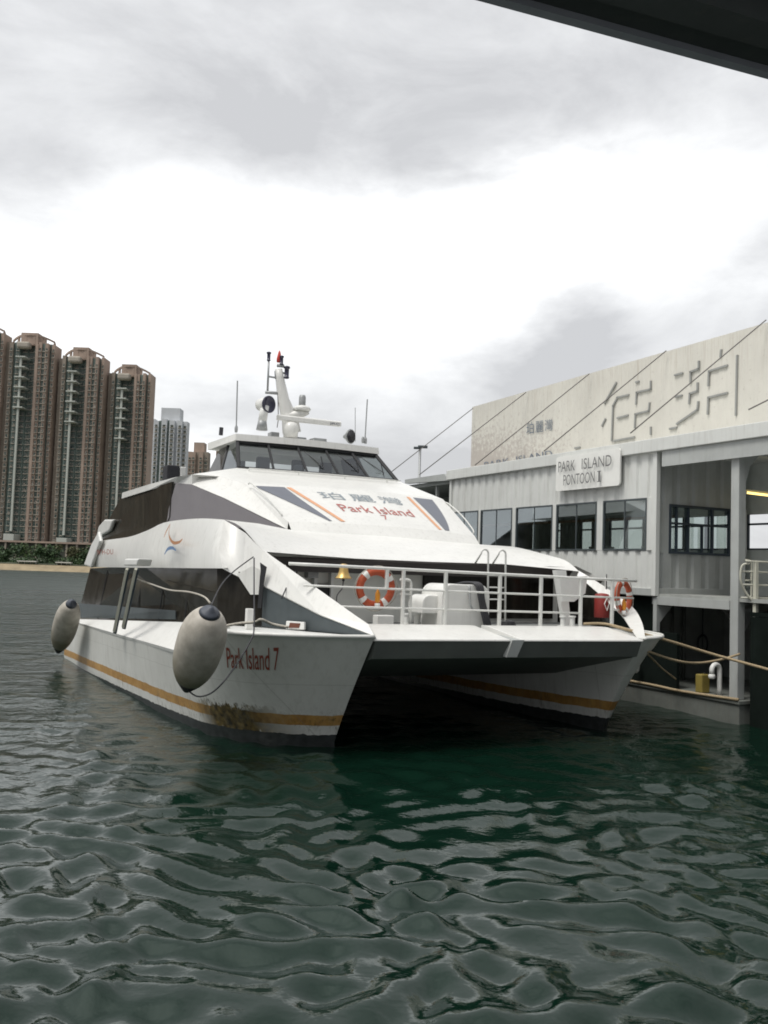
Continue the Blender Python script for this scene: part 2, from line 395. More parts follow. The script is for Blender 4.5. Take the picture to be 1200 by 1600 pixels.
# ---------------------------------------------------------------- water
def make_water():
    nr, na = 900, 600
    r = 2.0 * (5000 / 2.0) ** (np.linspace(0, 1, nr) ** 1.25)
    a = np.radians(np.linspace(-80, 80, na))
    RR, AA = np.meshgrid(r, a, indexing='ij')
    X = RR * np.sin(AA); Y = RR * np.cos(AA) - 1.0
    g = np.random.default_rng(11)
    Z = np.zeros_like(X)
    cell = np.maximum(RR * (a[1] - a[0]), np.gradient(r)[:, None])
    wx = X + .25 * np.sin(Y * 1.3 + 1.0) + .15 * np.sin(X * 2.1 + Y * .7); wy = Y + .22 * np.sin(X * 1.1 + 2.0) + .12 * np.sin(X * .8 - Y * 1.9)
    for i in range(72):
        lam = 0.17 * (1.0 / .17) ** (g.random() ** 1.0); k = 2 * np.pi / lam
        th = g.normal(1.35, .75)
        amp = .0112 * lam * (1.0 if lam < .75 else .6)
        fade = np.clip((lam / cell - 3) / 3, 0, 1)
        Z += fade * amp * np.sin(k * (np.cos(th) * wx + np.sin(th) * wy) + g.random() * 6.28)
    for lam, th, amp in ((5.2, 1.2, .012), (3.4, 1.9, .010)):
        k = 2 * np.pi / lam; Z += np.clip((lam / cell - 3) / 3, 0, 1) * amp * np.sin(k * (np.cos(th) * X + np.sin(th) * Y))
    co = np.stack([X, Y, Z], -1).reshape(-1, 3).astype(np.float32)
    idx = np.arange(nr * na).reshape(nr, na)
    q = np.stack([idx[:-1, :-1], idx[:-1, 1:], idx[1:, 1:], idx[1:, :-1]], -1).reshape(-1, 4)[:, ::-1]
    me = bpy.data.meshes.new('water'); me.vertices.add(len(co)); me.vertices.foreach_set('co', co.ravel())
    me.loops.add(q.size); me.loops.foreach_set('vertex_index', q.ravel().astype(np.int32))
    me.polygons.add(len(q)); me.polygons.foreach_set('loop_start', (np.arange(len(q)) * 4).astype(np.int32))
    me.update(); me.validate()
    o = link('water', me, m_water(), None, True); tag(o, kind='structure')
make_water()

# ---------------------------------------------------------------- the ferry
ferry = thing('ferry', 'white twin hulled passenger ferry moored bow first beside the pontoon', 'ferry', WL(0, 0, 0), TH)
F = ferry
def lerp(a, b, t): return a + (b - a) * t
KN = [(0, 0), (-.75, .14), (-1.45, .42), (-2.0, .85), (-2.32, 1.5), (-2.42, 2.6), (-2.46, 5), (-2.50, 9), (-2.53, 12), (-2.57, 16.0)]
WT = [(-.15, 1.14), (-.5, 1.26), (-.95, 1.60), (-1.38, 2.12), (-1.76, 2.9), (-1.95, 4.0), (-2.12, 6), (-2.33, 10), (-2.45, 13), (-2.57, 16.0)]
kn = [tuple(p) for p in smooth_path([(a, b, 0) for a, b in KN], 5)]; wt = [tuple(p) for p in smooth_path([(a, b, 0) for a, b in WT], 5)]
def outer(i, z):
    w = max(0, z / 1.96); w = w ** 1.15 if z > 0 else 0
    i0 = int(i); f = i - i0; i1 = min(i0 + 1, len(kn) - 1)
    K = (lerp(kn[i0][0], kn[i1][0], f), lerp(kn[i0][1], kn[i1][1], f)); Wt = (lerp(wt[i0][0], wt[i1][0], f), lerp(wt[i0][1], wt[i1][1], f))
    return Vector((lerp(Wt[0], K[0], w), lerp(Wt[1], K[1], w), z))
def ztop(v):
    if v < 1.9: return 1.96
    if v < 2.7: return lerp(1.96, 1.46, (v - 1.9) / .8)
    return lerp(1.46, 1.22, min(1, (v - 2.7) / 11.8))
def demihull():
    b = MB(); N = len(kn); L = 12
    rows = []
    for i in range(N):
        zt = ztop(kn[i][1]); col = []
        for k in range(L):
            zz = lerp(-.6, zt, k / (L - 1)); p = outer(i, max(zz, 0)); p.z = zz
            if zz < 0: p.x += -zz * .3; p.y += .0
            col.append(p)
        rows.append(col)
    vs = [p for c_ in rows for p in c_]
    b.add(vs, [(i * L + k, (i + 1) * L + k, (i + 1) * L + k + 1, i * L + k + 1) for i in range(N - 1) for k in range(L - 1)])
    # inner face from the stem line aft, flat sided tunnel wall
    st = rows[0]; inn = []
    for v in (0, .35, .9, 1.8, 3.5, 7, 10, 14.9):
        col = []
        for p in st:
            du = .50 * (1 - math.exp(-v / 1.6)); col.append(Vector((p.x + du, p.y + v, p.z)))
        inn.append(col)
    b.add([p for c_ in inn for p in c_], [(i * L + k, i * L + k + 1, (i + 1) * L + k + 1, (i + 1) * L + k) for i in range(len(inn) - 1) for k in range(L - 1)])
    return b
hb = demihull()
hb.build('hull', M['hull'], F, smooth=True, fix=False); hm = hb.mirror(.62, .22, .07); hm.build('hull', M['hull'], F, smooth=True, fix=False)

# chamfered side ledge and rubbing strake
def ledge():
    b = MB(); A = []; B = []
    for v in (2.7, 3.4, 4.5, 6, 8, 10, 12, 14.4, 16.0):
        i = min(range(len(kn)), key=lambda j: abs(kn[j][1] - v)); zt = ztop(v); p = outer(i, zt); A.append((p.x - .01, v, zt))
        t = min(1, (v - 2.7) / 12.3); B.append((lerp(-1.80, -2.40, t), v, lerp(2.0, 1.26, t)))
    b.strip(A, B)
    b.strip([(p[0], p[1], p[2]) for p in A], [(p[0] + .02, p[1], p[2] - .06) for p in A])
    # the step up to the bow knuckle
    b.add([A[0], B[0], (-1.80, 1.9, 2.0), (-2.38, 1.9, 1.97)], [(0, 1, 2, 3)])
    return b
lb = ledge(); lb.build('side_ledge', M['white'], F); lb.mirror(.62, .22, .07).build('side_ledge', M['white'], F)
def strake():
    pts = [Vector((kn[i][0] - .02, kn[i][1] - .02, 1.975)) for i in range(0, 24)]
    b = MB(); b.tube(pts, .035, 6); return b
st = strake(); st.build('rubbing_strake', M['rail'], F, True); st.mirror(.62, .22, .07).build('rubbing_strake', M['rail'], F, True)
def foredeck_side():   # narrow walkway inside the knuckle, outside the grey bow wall
    b = MB(); A = [Vector((kn[i][0], kn[i][1], 1.965)) for i in range(0, 22)]
    B = [Vector((lerp(0, -1.9, i / 21.0) * .9, lerp(.0, 2.9, i / 21.0), 1.965)) for i in range(0, 22)]
    b.strip(A, B); return b
fs = foredeck_side(); fs.build('side_deck', M['whiteb'], F); fs.mirror(.62, .22, .07).build('side_deck', M['whiteb'], F)

# transom and deck
MB().box(-2.52, 7.0, 15.7, 15.98, .15, 1.24).build('transom', M['white'], F)
MB().box(-1.2, 6.7, 1.25, 15.2, 1.90, 1.955).build('deck', M['deck'], F)
# bridging structure between the hulls: sloping fascia and tunnel roof
br = MB()
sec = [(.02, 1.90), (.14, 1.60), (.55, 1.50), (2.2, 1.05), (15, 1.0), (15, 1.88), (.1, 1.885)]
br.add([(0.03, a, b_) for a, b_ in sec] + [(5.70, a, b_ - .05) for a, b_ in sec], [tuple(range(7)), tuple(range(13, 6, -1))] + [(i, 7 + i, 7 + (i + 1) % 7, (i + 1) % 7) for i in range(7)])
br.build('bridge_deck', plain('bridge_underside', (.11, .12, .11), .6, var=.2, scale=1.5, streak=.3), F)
# bow coaming in two lengths with the ramp slot between
def coam(u0, u1, d0, d1):
    b = MB(); yy = [(0, 1.90), (.01, 1.935), (1.02, 2.10), (1.22, 2.10), (1.22, 1.96), (.06, 1.90)]
    # each end is cut on the slant
    A = [(u0 + d0 * (p[0] / 1.2), p[0], p[1] - .010 * u0) for p in yy]; B = [(u1 + d1 * (p[0] / 1.2), p[0], p[1] - .010 * u1) for p in yy]
    b.add(A + B, [tuple(range(6)), tuple(range(11, 5, -1))] + [(i, 6 + i, 6 + (i + 1) % 6, (i + 1) % 6) for i in range(6)])
    return b
coam(0.0, 2.66, .0, -.08).build('bow_coaming', M['white'], F, bev=.012)
coam(2.92, 5.74, -.08, .0).build('bow_coaming', M['white'], F, bev=.012)
MB().add([(0, 0, 1.90), (0, 1.0, 2.09), (-.7, 1.45, 1.98), (0, 1.22, 1.98)], [(0, 1, 2), (1, 3, 2)]).build('corner_gusset', M['white'], F)
(MB().add([(5.74, 0, 1.845), (5.74, 1.0, 2.03), (6.6, 1.45, 1.93)], [(0, 1, 2)])).build('corner_gusset', M['white'], F)
MB().add([(2.60, .02, 1.60), (2.82, .02, 1.60), (2.94, -.03, 1.90), (2.68, -.03, 1.90), (2.60, .5, 1.6), (2.82, .5, 1.6), (2.86, 1.2, 1.97), (2.60, 1.2, 1.97)],
         [(0, 1, 2, 3), (3, 2, 6, 7), (1, 5, 6, 2), (0, 3, 7, 4)]).build('ramp_slot', M['pontd'], F)

def both_n(name, b, mat, sc=.66, **k):     # the far side stands closer to the centreline
    b.build(name, mat, F, **k); m2 = b.mirror(); m2.v = [(2.75 + (a - 2.75) * sc, c_, d_) for a, c_, d_ in m2.v]; return m2.build(name, mat, F, **k)
def both(name, b, mat, **k):
    b.build(name, mat, F, **k); return b.mirror().build(name, mat, F, **k)

# lower cabin side, dark glass from stern to the wing
P1 = (-1.25, 1.7); P2 = (-1.78, 2.9)
g = MB()
g.panel([(-2.420,14.965,1.168), (-1.80, 2.72, 2.0), (-1.78, 2.9, 3.0), (-2.02, 8, 2.95), (-2.140,14.705,2.775)], .05)
g.panel([(-1.80, 2.70, 1.98), (-1.10, 2.24, 1.98), (-1.12, 2.26, 2.85), (-1.80, 2.88, 3.0)], .05)
both('lower_side_window', g, M['glass'])
# faint frames between panes
for v in (4.6, 6.4, 8.3, 10.2, 12.2):
    t = (v - 2.7) / 12.3; ub = lerp(-1.80, -2.40, t); ut = lerp(-1.78, -2.08, min(1, (v - 2.9) / 10.1))
    both('window_mullion', MB().tube([(ub - .006, v, lerp(2.0, 1.26, t) + .02), (ut - .006, v, 2.9)], .012, 4), M['black'])
sk = MB().panel([(-2.415, 15.3, 1.28), (-1.93, 5.2, 1.90), (-1.945, 5.2, 2.08), (-2.35, 15.0, 1.72)], .02)
both('sill_panel', sk, M['dgrey'])

# brow: the white band over the lower windows that sweeps up into the forward roof
T0 = [(-2.130,13.469,3.580), (-2.100,11.220,3.607), (-2.060,9.370,3.648), (-2.010,7.714,3.771), (-1.960,6.526,3.901), (-1.880,5.206,3.933), (-1.770,4.029,3.926), (-1.640,3.110,3.879)]
E0 = [(-2.150,14.655,2.814), (-2.150,12.122,2.847), (-2.140,9.955,2.875), (-2.100,8.256,2.896), (-2.050,6.837,2.920), (-1.990,5.369,2.939), (-1.920,4.145,2.956), (-1.820,2.503,2.983)]
E0 = [tuple(p) for p in smooth_path(E0, 3)]; T0 = [tuple(p) for p in smooth_path(T0, 3)]; nb = len(T0)
CRS = [tuple(lerp(a[k], b_[k], .40) - (.07 if k == 0 else 0) for k in range(3)) for a, b_ in zip(E0, T0)]
b = MB()
CR1 = (-1.420,2.564,3.224); CR2 = (-1.295,2.228,3.253); 
C1 = T0[-1]; C2 = (-1.322,2.768,3.638); C2b = (-1.169,2.617,3.443); C3 = (-1.046,2.496,3.308)
E2 = (-1.433,2.541,2.809); E3 = (-1.183,2.309,2.719)
b.strip(E0, CRS); b.strip(CRS, T0)
bfar = b.mirror()
b.strip([(p[0] + .12, p[1], p[2] + .02) for p in E0], E0)       # soffit return
b.add([E0[-1], E2, CRS[-1], C1, C2], [(0, 1, 4, 3, 2)])
b.add([E2, E3, C3, C2b, C2], [(0, 1, 2, 3, 4)])
b.build('brow', M['white'], F, smooth='auto')
br2 = bfar; br2.v = [(2.75 + (a - 2.75) * .88, c_, d_ if d_ < 3.0 else 3.0 + (d_ - 3.0) * .3) for a, c_, d_ in br2.v]; br2.build('brow', M['white'], F)
# wing: white slanting strip from the roof corner down to the bow corner
W1 = (0.019,0.292,2.136); W0 = (0.0, 0.0, 1.93); WB = (-0.022,0.005,1.951)
C3R = (5.5 - C3[0], C3[1], C3[2] - .03)
wg = MB()
wg.panel([C3, (-0.572,1.850,2.814), W1, (0.02, .01, 1.96), (-0.526,1.035,2.244), (-1.169,2.350,2.718)], .04)
wg.build('bow_wing', M['white'], F)
RO = [(6.406,2.750,3.158), (6.519,2.450,2.999), (6.735,2.050,2.738), (6.816,1.500,2.438), (6.526,0.900,2.156), (5.80, .02, 1.86)]
RI = [(6.332,2.700,3.044), (6.391,2.400,2.858), (6.456,1.950,2.573), (6.404,1.350,2.257), (6.176,0.850,2.056), (5.68, .05, 1.86)]
RO = smooth_path(RO, 4); RI = smooth_path(RI, 4); wr = MB(); back = [p + Vector((.02, .05, 0)) for p in RI]; backo = [p + Vector((.02, .05, 0)) for p in RO]
wr.strip(RO, RI).strip(RI, back).strip(backo, RO).strip(back, backo); wr.build('bow_wing', M['white'], F, smooth=False)
lipp = MB().tube([Vector(C3), Vector((-0.572,1.850,2.814)), Vector(W1), Vector((.01, 0, 1.95))], .022, 6)
lipp.build('wing_edge', M['whiteb'], F, True)
gw = MB().panel([(-.02, .02, 1.975), (-0.022,0.005,1.951), (-0.526,1.035,2.244), (-1.169,2.349,2.706), (-1.12, 2.25, 1.975)], .03)
gw.build('bow_side_panel', M['dgrey'], F)
# white notch panel and its dark slot at the forward end of the window band
both('notch_panel', MB().panel([(-1.516,2.556,2.888), (-1.296,2.336,3.046), (-1.196,2.236,2.982), (-1.200,2.240,2.539), (-1.315,2.355,2.532)], .02), M['white'])
both('notch_slot', MB().panel([(-1.211,2.211,3.108), (-1.120,2.118,3.032), (-1.154,2.152,2.702), (-1.167,2.167,2.305), (-1.220,2.221,2.301), (-1.211,2.212,2.585), (-1.197,2.197,2.960)], .02), M['black'])

# forward roof of the lower cabin: curved plate from the step down to the eave
K2 = (0.543,5.500,3.860)
TOP = [C1, (-.55, 4.35, 3.90), K2, (2.75, 5.7, 3.88), (5.422,5.500,3.736), (6.101,4.900,3.697), (6.491,3.900,3.453)]
BOT = [C2b, C3, (1.0, 2.98, 3.25), (2.75, 3.0, 3.24), (4.5, 2.98, 3.25), (6.219,2.850,3.165), (6.407,2.750,3.144)]
b = MB(); n = 6; rows = []
for j in range(n + 1):
    t = j / n; row = []
    for a, c_ in zip(TOP, BOT):
        p = Vector(a).lerp(Vector(c_), t); p.z += .10 * math.sin(math.pi * t); row.append(p)
    rows.append(row)
k = len(TOP)
b.add([p for r_ in rows for p in r_], [(j * k + i, j * k + i + 1, (j + 1) * k + i + 1, (j + 1) * k + i) for j in range(n) for i in range(k - 1)])
b.build('forward_roof', M['white'], F, smooth=True)
fl = MB(); fl.add([C3, (5.5 - C3[0], C3[1], C3[2]), (5.5 - C3[0], C3[1] + .01, C3[2] - .05), (C3[0], C3[1] + .01, C3[2] - .05)], [(0, 1, 2, 3)])
# dark recessed fascia under the eave
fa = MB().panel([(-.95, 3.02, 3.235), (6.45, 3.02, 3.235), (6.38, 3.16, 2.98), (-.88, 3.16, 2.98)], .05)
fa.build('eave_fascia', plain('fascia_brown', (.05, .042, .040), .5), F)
# front cabin wall: white left part, dark windows in the middle
MB().box(-1.0, 6.5, 3.6, 3.68, 1.955, 3.3).build('front_bulkhead', plain('bulkhead_white', (.78, .78, .73), .5, var=.08), F)
for (u0, u1, z0, z1) in ((.98, 1.12, 2.2, 2.2),): pass
MB().box(2.9, 6.3, 3.52, 3.596, 2.05, 2.98).build('front_window', M['glass'], F)
MB().box(-.22, .02, 3.52, 3.596, 2.55, 3.02).build('front_door_window', M['glass'], F)
MB().box(.42, .72, 3.52, 3.596, 2.12, 2.72).build('locker_opening', M['black'], F)
MB().box(.36, .42, 3.45, 3.596, 2.0, 3.0).box(.72, .78, 3.45, 3.596, 2.0, 3.0).build('door_post', M['whiteb'], F)
MB().box(.20, .42, 3.4, 3.596, 2.84, 2.98).build('deck_light', M['steel'], F)
MB().box(.55, 1.5, 3.48, 3.596, 2.95, 3.03).build('duct', M['steel'], F)
# raked struts at the right end of the foredeck
for i, (pa, pb) in enumerate([((5.55, 2.6, 3.15), (5.75, 2.5, 1.96))]):
    MB().panel([pa, (pa[0] + .28, pa[1], pa[2]), (pb[0] + .16, pb[1], pb[2]), pb], .12).build('strut', M['whiteb'], F)
MB().panel([(5.35, 2.2, 3.0), (6.1, 2.2, 3.05), (6.05, 2.2, 2.68), (5.75, 2.2, 2.5), (5.45, 2.2, 2.5)], .1).build('side_screen', M['whiteb'], F)
MB().box(-.95, -.6, 2.5, 2.9, 2.93, 3.08).build('speaker_box', M['whiteb'], F, bev=.03)
# hull-end steps, bitts on the foredeck
def bitt(u, v):
    b = MB(); 
    for d in (-.12, .12): b.lathe([(.055, 0), (.055, .16), (.075, .17), (.075, .2)], (0, 0, 1), (u + d, v, 2.02), 12)
    b.box(u - .2, u + .2, v - .07, v + .07, 1.955, 2.02); b.build('mooring_bitt', M['whiteb'], F)
bitt(1.95, 2.3); bitt(5.35, 1.8)
MB().box(1.0, 1.35, 1.9, 2.1, 1.96, 2.2).build('vent_box', M['whiteb'], F, bev=.015)

# winch housing on the foredeck: two rounded covers
def hood(u0, u1, v0, v1, z0, z1, r):
    b = MB(); prof = [(u0, z0), (u0, z1 - r)] + [(u0 + r - r * math.cos(a), z1 - r + r * math.sin(a)) for a in [R_(15 * i) for i in range(1, 7)]] + \
        [(u1 - r + r * math.sin(a), z1 - r + r * math.cos(a)) for a in [R_(15 * i) for i in range(1, 6)]] + [(u1, z1 - r), (u1, z0)]
    k = len(prof); b.add([(a, v0, c_) for a, c_ in prof] + [(a, v1, c_) for a, c_ in prof], [tuple(range(k)), tuple(range(2 * k - 1, k - 1, -1))] + [(i, k + i, k + (i + 1) % k, (i + 1) % k) for i in range(k)])
    return b
hood(1.86, 2.42, 1.75, 2.3, 2.25, 2.60, .17).build('winch_cover', M['white'], F, bev=.02)
hood(2.20, 3.28, 1.6, 2.4, 1.96, 2.82, .22).build('winch_cover', M['white'], F, bev=.02)

# front railing
RZ = 3.06
def RP(u): return 1.20 + .05 * abs(u - 2.75) / 2.75
posts = [.62, 1.16, 2.04, 3.24, 4.22, 5.22, 6.05]
def rz(z, u): return z + .03 - .016 * u
for u in posts:
    zt = rz(RZ, u) - .01
    MB().box(u - .03, u + .03, RP(u) - .03, RP(u) + .03, 2.03, zt).build('rail_post', M['rail'], F, bev=.008) if u != .62 else MB().box(.80, .86, RP(u) - .03, RP(u) + .03, 2.71, RZ).build('rail_post', M['rail'], F, bev=.008)
MB().tube([(-.95, 1.5, rz(RZ, -1)), (-.5, 1.26, rz(RZ, -.5))] + [(u, RP(u), rz(RZ, u)) for u in (.3, 1.5, 2.75, 4.2, 5.5)] + [(6.70, 1.26, rz(RZ, 6.7))], .028, 8).build('top_rail', M['rail'], F, True)
MB().tube([(-.72, 1.35, rz(2.7, -.7)), (.0, 1.24, rz(2.7, 0))] + [(u, RP(u), rz(2.7, u)) for u in (.3, 1.5, 2.75, 4.2, 5.5)] + [(6.62, 1.26, rz(2.7, 6.6))], .02, 8).build('mid_rail', M['rail'], F, True)
MB().tube([(-.1, 1.24, rz(2.36, 0))] + [(u, RP(u), rz(2.36, u)) for u in (.3, 1.5, 2.75, 4.2)] + [(5.22, RP(5.2), rz(2.36, 5.2))], .02, 8).build('low_rail', M['rail'], F, True)
MB().tube([(6.02, RP(6), 2.38), (6.55, 1.4, 2.38)], .02, 8).build('low_rail', M['rail'], F, True)
MB().tube(smooth_path([(1.16, 1.35, 2.88), (1.32, 1.35, 2.88), (1.38, 1.35, 2.84), (1.39, 1.35, 2.75), (1.39, 1.35, 2.1)], 4), .026, 8).build('step_rail', M['rail'], F, True)
MB().tube([(1.16, 1.35, 2.62), (1.38, 1.35, 2.62)], .018, 6).build('step_rail', M['rail'], F, True)
# boarding ladder to the forward roof
for u in (3.98, 4.42):
    MB().tube([(u, 2.7, 1.97), (u, 2.74, 3.45)] + [(u - .09 + .09 * math.cos(R_(a)), 2.74, 3.45 + .09 * math.sin(R_(a))) for a in range(20, 181, 20)] + [(u - .18, 2.95, 3.25)], .021, 8).build('ladder_stile', M['rail'], F, True)
for z_ in (2.25, 2.5, 2.75, 3.0): MB().tube([(3.98, 2.72, z_), (4.42, 2.72, z_)], .016, 6).build('ladder_rung', M['rail'], F, True)

# upper cabin
GP = (-1.25, 8.4, .54, 5.5)
uw = MB().panel([(-1.620,16.536,3.636), (-1.500,13.732,4.863), (-1.400,10.150,4.925), (-1.3, 8.45, 4.98), (-1.312,8.470,4.130), (-1.371,8.565,3.913), (-1.450,10.385,3.658), (-1.520,12.019,3.503)], .05)
both_n('upper_side_window', uw, M['glass2'])
gp = MB().panel([(-1.232,8.388,4.949), (-0.981,7.980,4.908), (-0.448,7.111,4.575), (0.542,5.496,3.846), (0.070,6.266,3.840), (-0.428,7.078,3.922), (-1.363,8.601,3.915), (-1.333,8.552,4.332)], .05)
both_n('upper_side_panel', gp, M['mauve'])
K1 = (0.058,7.200,4.960); KB = (.38, 9.0, 5.53); 
Rr = [(-1.600,13.239,4.978), (-1.500,10.311,5.028), (-1.300,8.206,5.085), (-1.000,7.952,5.149), (-0.550,8.352,5.262)]
Rl = [(-1.600,13.291,4.815), (-1.500,10.278,4.876), (-1.244,8.341,4.944), (-0.995,7.928,4.904), (-0.466,7.051,4.571)]
ck = MB()
ck.strip(Rl, Rr)
K2o = (K2[0] - .03, K2[1] - .04, K2[2])
ck.add([Rl[-1], K2o, (K2[0], K2[1], K2[2] + .16), K1, Rr[-1]], [(0, 1, 2, 3, 4)])
ck.add([Rr[-1], K1, (.42, 8.95, 5.50), (.35, 10.4, 5.50)], [(0, 1, 2, 3)])
ck.build('cheek', M['white'], F)
ck2 = MB(); ck2.strip([(5.416,5.500,3.924), (5.488,7.200,4.930), (5.08, 8.95, 5.5), (5.0, 12.3, 5.4)], [(5.45, 5.8, 3.3), (5.5, 8.2, 3.3), (5.5, 9.5, 3.3), (5.5, 12.3, 3.3)]); ck2.build('cheek', M['white'], F)
# front slope with the name on it
sl_ = MB(); TL = Vector(K1); TR = Vector((5.488,7.200,4.930)); BL = Vector((K2[0], K2[1], K2[2] + .16)); BR = Vector((5.416,5.500,3.924))
def slope(s, t, off=0.0):
    a = BL.lerp(BR, s); c_ = TL.lerp(TR, s); p = a.lerp(c_, t); p += Vector((0, -.86, .5)) * (.14 * math.sin(math.pi * s) ** .8 * (1 - .3 * t) + off); return p
ns = 20; vs = [slope(i / ns, j / 4) for j in range(5) for i in range(ns + 1)]
sl_.add(vs, [(j * (ns + 1) + i, j * (ns + 1) + i + 1, (j + 1) * (ns + 1) + i + 1, (j + 1) * (ns + 1) + i) for j in range(4) for i in range(ns)])
row0 = [slope(i / ns, 0) for i in range(ns + 1)]; rowb = [Vector((p.x, p.y - .35, p.z - .32)) for p in row0]
sl_.strip(row0, rowb)
row1 = [slope(i / ns, 1) for i in range(ns + 1)]; wb = [Vector((lerp(.42, 5.08, i / ns), 8.95 - .12 * math.sin(math.pi * i / ns), 5.50)) for i in range(ns + 1)]
sl_.strip(row1, wb)
sl_.build('front_slope', M['white'], F, smooth=True, fix=True)
def slope_xy(px, py):       # photo-like position on the slope: fractions across and up
    return slope(px, py, .008)
def on_slope(name, pts, mat, off=.010):
    b = MB(); P = [slope(s, t, off) for s, t in pts]; b.add(P, [tuple(range(len(P)))]); return b.build(name, mat, F)
def slope_band(name, A, B, mat):
    b = MB(); b.strip([slope(s, t, .012) for s, t in A], [slope(s, t, .012) for s, t in B]); b.build(name, mat, F)
def sq(a, n=10): return [a[0] + (a[1] - a[0]) * i / n for i in range(n + 1)]
tt = sq((.05, .93))
slope_band('slope_window', [(.215 - .205 * t, t) for t in tt], [(.222 - .06 * t ** 2 - .02 * math.sin(math.pi * t), t) for t in tt], M['slate'])
slope_band('slope_window', [(.826 - .012 * t + .006 * math.sin(math.pi * t), t) for t in tt], [(.835 + .09 * t ** .6 + .012 * math.sin(math.pi * t), t) for t in tt], M['slate'])
slope_band('orange_stripe', [(.268 - .10 * t, t) for t in tt], [(.290 - .10 * t, t) for t in tt], M['orange'])
slope_band('orange_stripe', [(.790 - .012 * t, t) for t in tt], [(.808 - .012 * t, t) for t in tt], M['orange'])
text_mesh('name_lettering', '珀麗灣', None, M['greytext2'], F, bold=.0, spacing=1.35, surf=lambda s, q: slope(.30 + .42 * s, .655 + .20 * q, .015))
text_mesh('name_lettering', 'Park Island', None, M['redtext2'], F, bold=.0, surf=lambda s, q: slope(.335 + .38 * s, .335 + .19 * q, .015))
text_mesh('name_lettering', '7', None, M['redtext2'], F, bold=.0, surf=lambda s, q: slope(.515 + .03 * s, .18 + .12 * q, .015))
# upper deck roof
ur = MB(); rl = [Vector(p) for p in Rr]; rr_ = [Vector((2.75 + (2.75 - p.x) * .64, p.y, p.z)) for p in rl]
ur.strip(rl, rr_); ur.build('upper_roof', M['white'], F)
MB().box(-1.35, 5.4, 12.2, 12.3, 2.9, 4.9).build('aft_bulkhead', M['white'], F)
MB().box(-1.62, 7.1, 3.6, 13.2, 2.98, 3.06).build('upper_deck', M['deck'], F)
hr = MB().tube(smooth_path([(0.071,6.950,4.914), (0.115,6.900,4.944), (0.311,6.400,4.630), (0.459,5.800,4.248), (0.475,5.750,4.162)], 4), .018, 6)
hr.build('cheek_handrail', M['rail'], F, True)
MB().tube(smooth_path([(5.412,7.000,4.764), (5.478,6.950,4.816), (5.594,6.400,4.469), (5.548,5.800,4.094), (5.519,5.750,3.996)], 4), .018, 6).build('cheek_handrail', M['rail'], F, True)
# stern details: exhaust hood, side pod, funnel
MB().panel([(-2.300,15.006,2.862), (-2.300,13.702,2.806), (-2.300,12.345,3.561), (-2.300,12.734,3.832), (-2.300,13.809,3.485)], .10).build('stern_pod', M['whiteb'], F, bev=.05)
MB().panel([(-1.600,16.656,3.638), (-1.600,16.211,4.098), (-1.600,15.259,4.270), (-1.600,13.807,4.224), (-1.600,14.420,3.900), (-1.600,15.451,3.802)], .12).build('exhaust_hood', M['white'], F, bev=.05)
fn = (0.600,16.640,6.073)
MB().box(fn[0] - .22, fn[0] + .2, fn[1] - .3, fn[1] + .3, 5.1, fn[2] + .15).build('funnel', M['soot'], F, bev=.03)
MB().box(fn[0] + .22, fn[0] + .42, fn[1] - .3, fn[1] + .3, 5.1, fn[2] + .12).build('funnel_casing', M['whiteb'], F, bev=.03)
MB().box(2.1, 2.45, 14.5, 15.1, 5.1, 7.0).build('funnel', M['soot'], F, bev=.03)

# wheelhouse
BLw = Vector((.46, 8.97, 5.50)); BRw = Vector((5.04, 8.97, 5.50)); TLw = Vector((0.709,9.950,6.345)); TRw = Vector((5.5 - TLw.x, TLw.y, TLw.z))
BLa = Vector((.50, 12.2, 5.45)); BRa = Vector((5.0, 12.2, 5.45)); TLa = Vector((.85, 12.0, TLw.z)); TRa = Vector((4.65, 12.0, TLw.z))
def bow_(p, q, s, d=.16): 
    r = p.lerp(q, s); r.y -= d * math.sin(math.pi * s); return r
sp = [0, .245, .46, .68, .86, 1.0]; sp = [0, .2, .4, .6, .8, 1]
for i in range(5):
    a0 = bow_(BLw, BRw, sp[i]); a1 = bow_(BLw, BRw, sp[i + 1]); c0 = bow_(TLw, TRw, sp[i]); c1 = bow_(TLw, TRw, sp[i + 1])
    MB().add([a0, a1, c1, c0], [(0, 1, 2, 3)]).build('windscreen_pane', M['clear'], F)
fw_ = MB()
for i in range(6): fw_.tube([bow_(BLw, BRw, sp[i]) + Vector((0, -.01, 0)), bow_(TLw, TRw, sp[i]) + Vector((0, -.01, 0))], .035 if i not in (0, 5) else .05, 6)
fw_.tube([bow_(BLw, BRw, i / 12) + Vector((0, -.01, .02)) for i in range(13)], .03, 6)
fw_.tube([bow_(TLw, TRw, i / 12) + Vector((0, -.03, -.06)) for i in range(13)], .10, 6)
fw_.build('windscreen_frame', M['black'], F)
for (B0, B1, T0_, T1_) in ((BLw, BLa, TLw, TLa), (BRw, BRa, TRw, TRa)):
    MB().add([B0, B0.lerp(B1, .5), T0_.lerp(T1_, .5), T0_], [(0, 1, 2, 3)]).build('side_pane', M['clear'], F)
    MB().add([B0.lerp(B1, .5), B1, T1_, T0_.lerp(T1_, .5)], [(0, 1, 2, 3)]).build('side_pane', M['glass'], F)
    MB().tube([B0, B1], .03, 6).tube([B0.lerp(B1, .5), T0_.lerp(T1_, .5)], .04, 6).build('side_frame', M['black'], F)
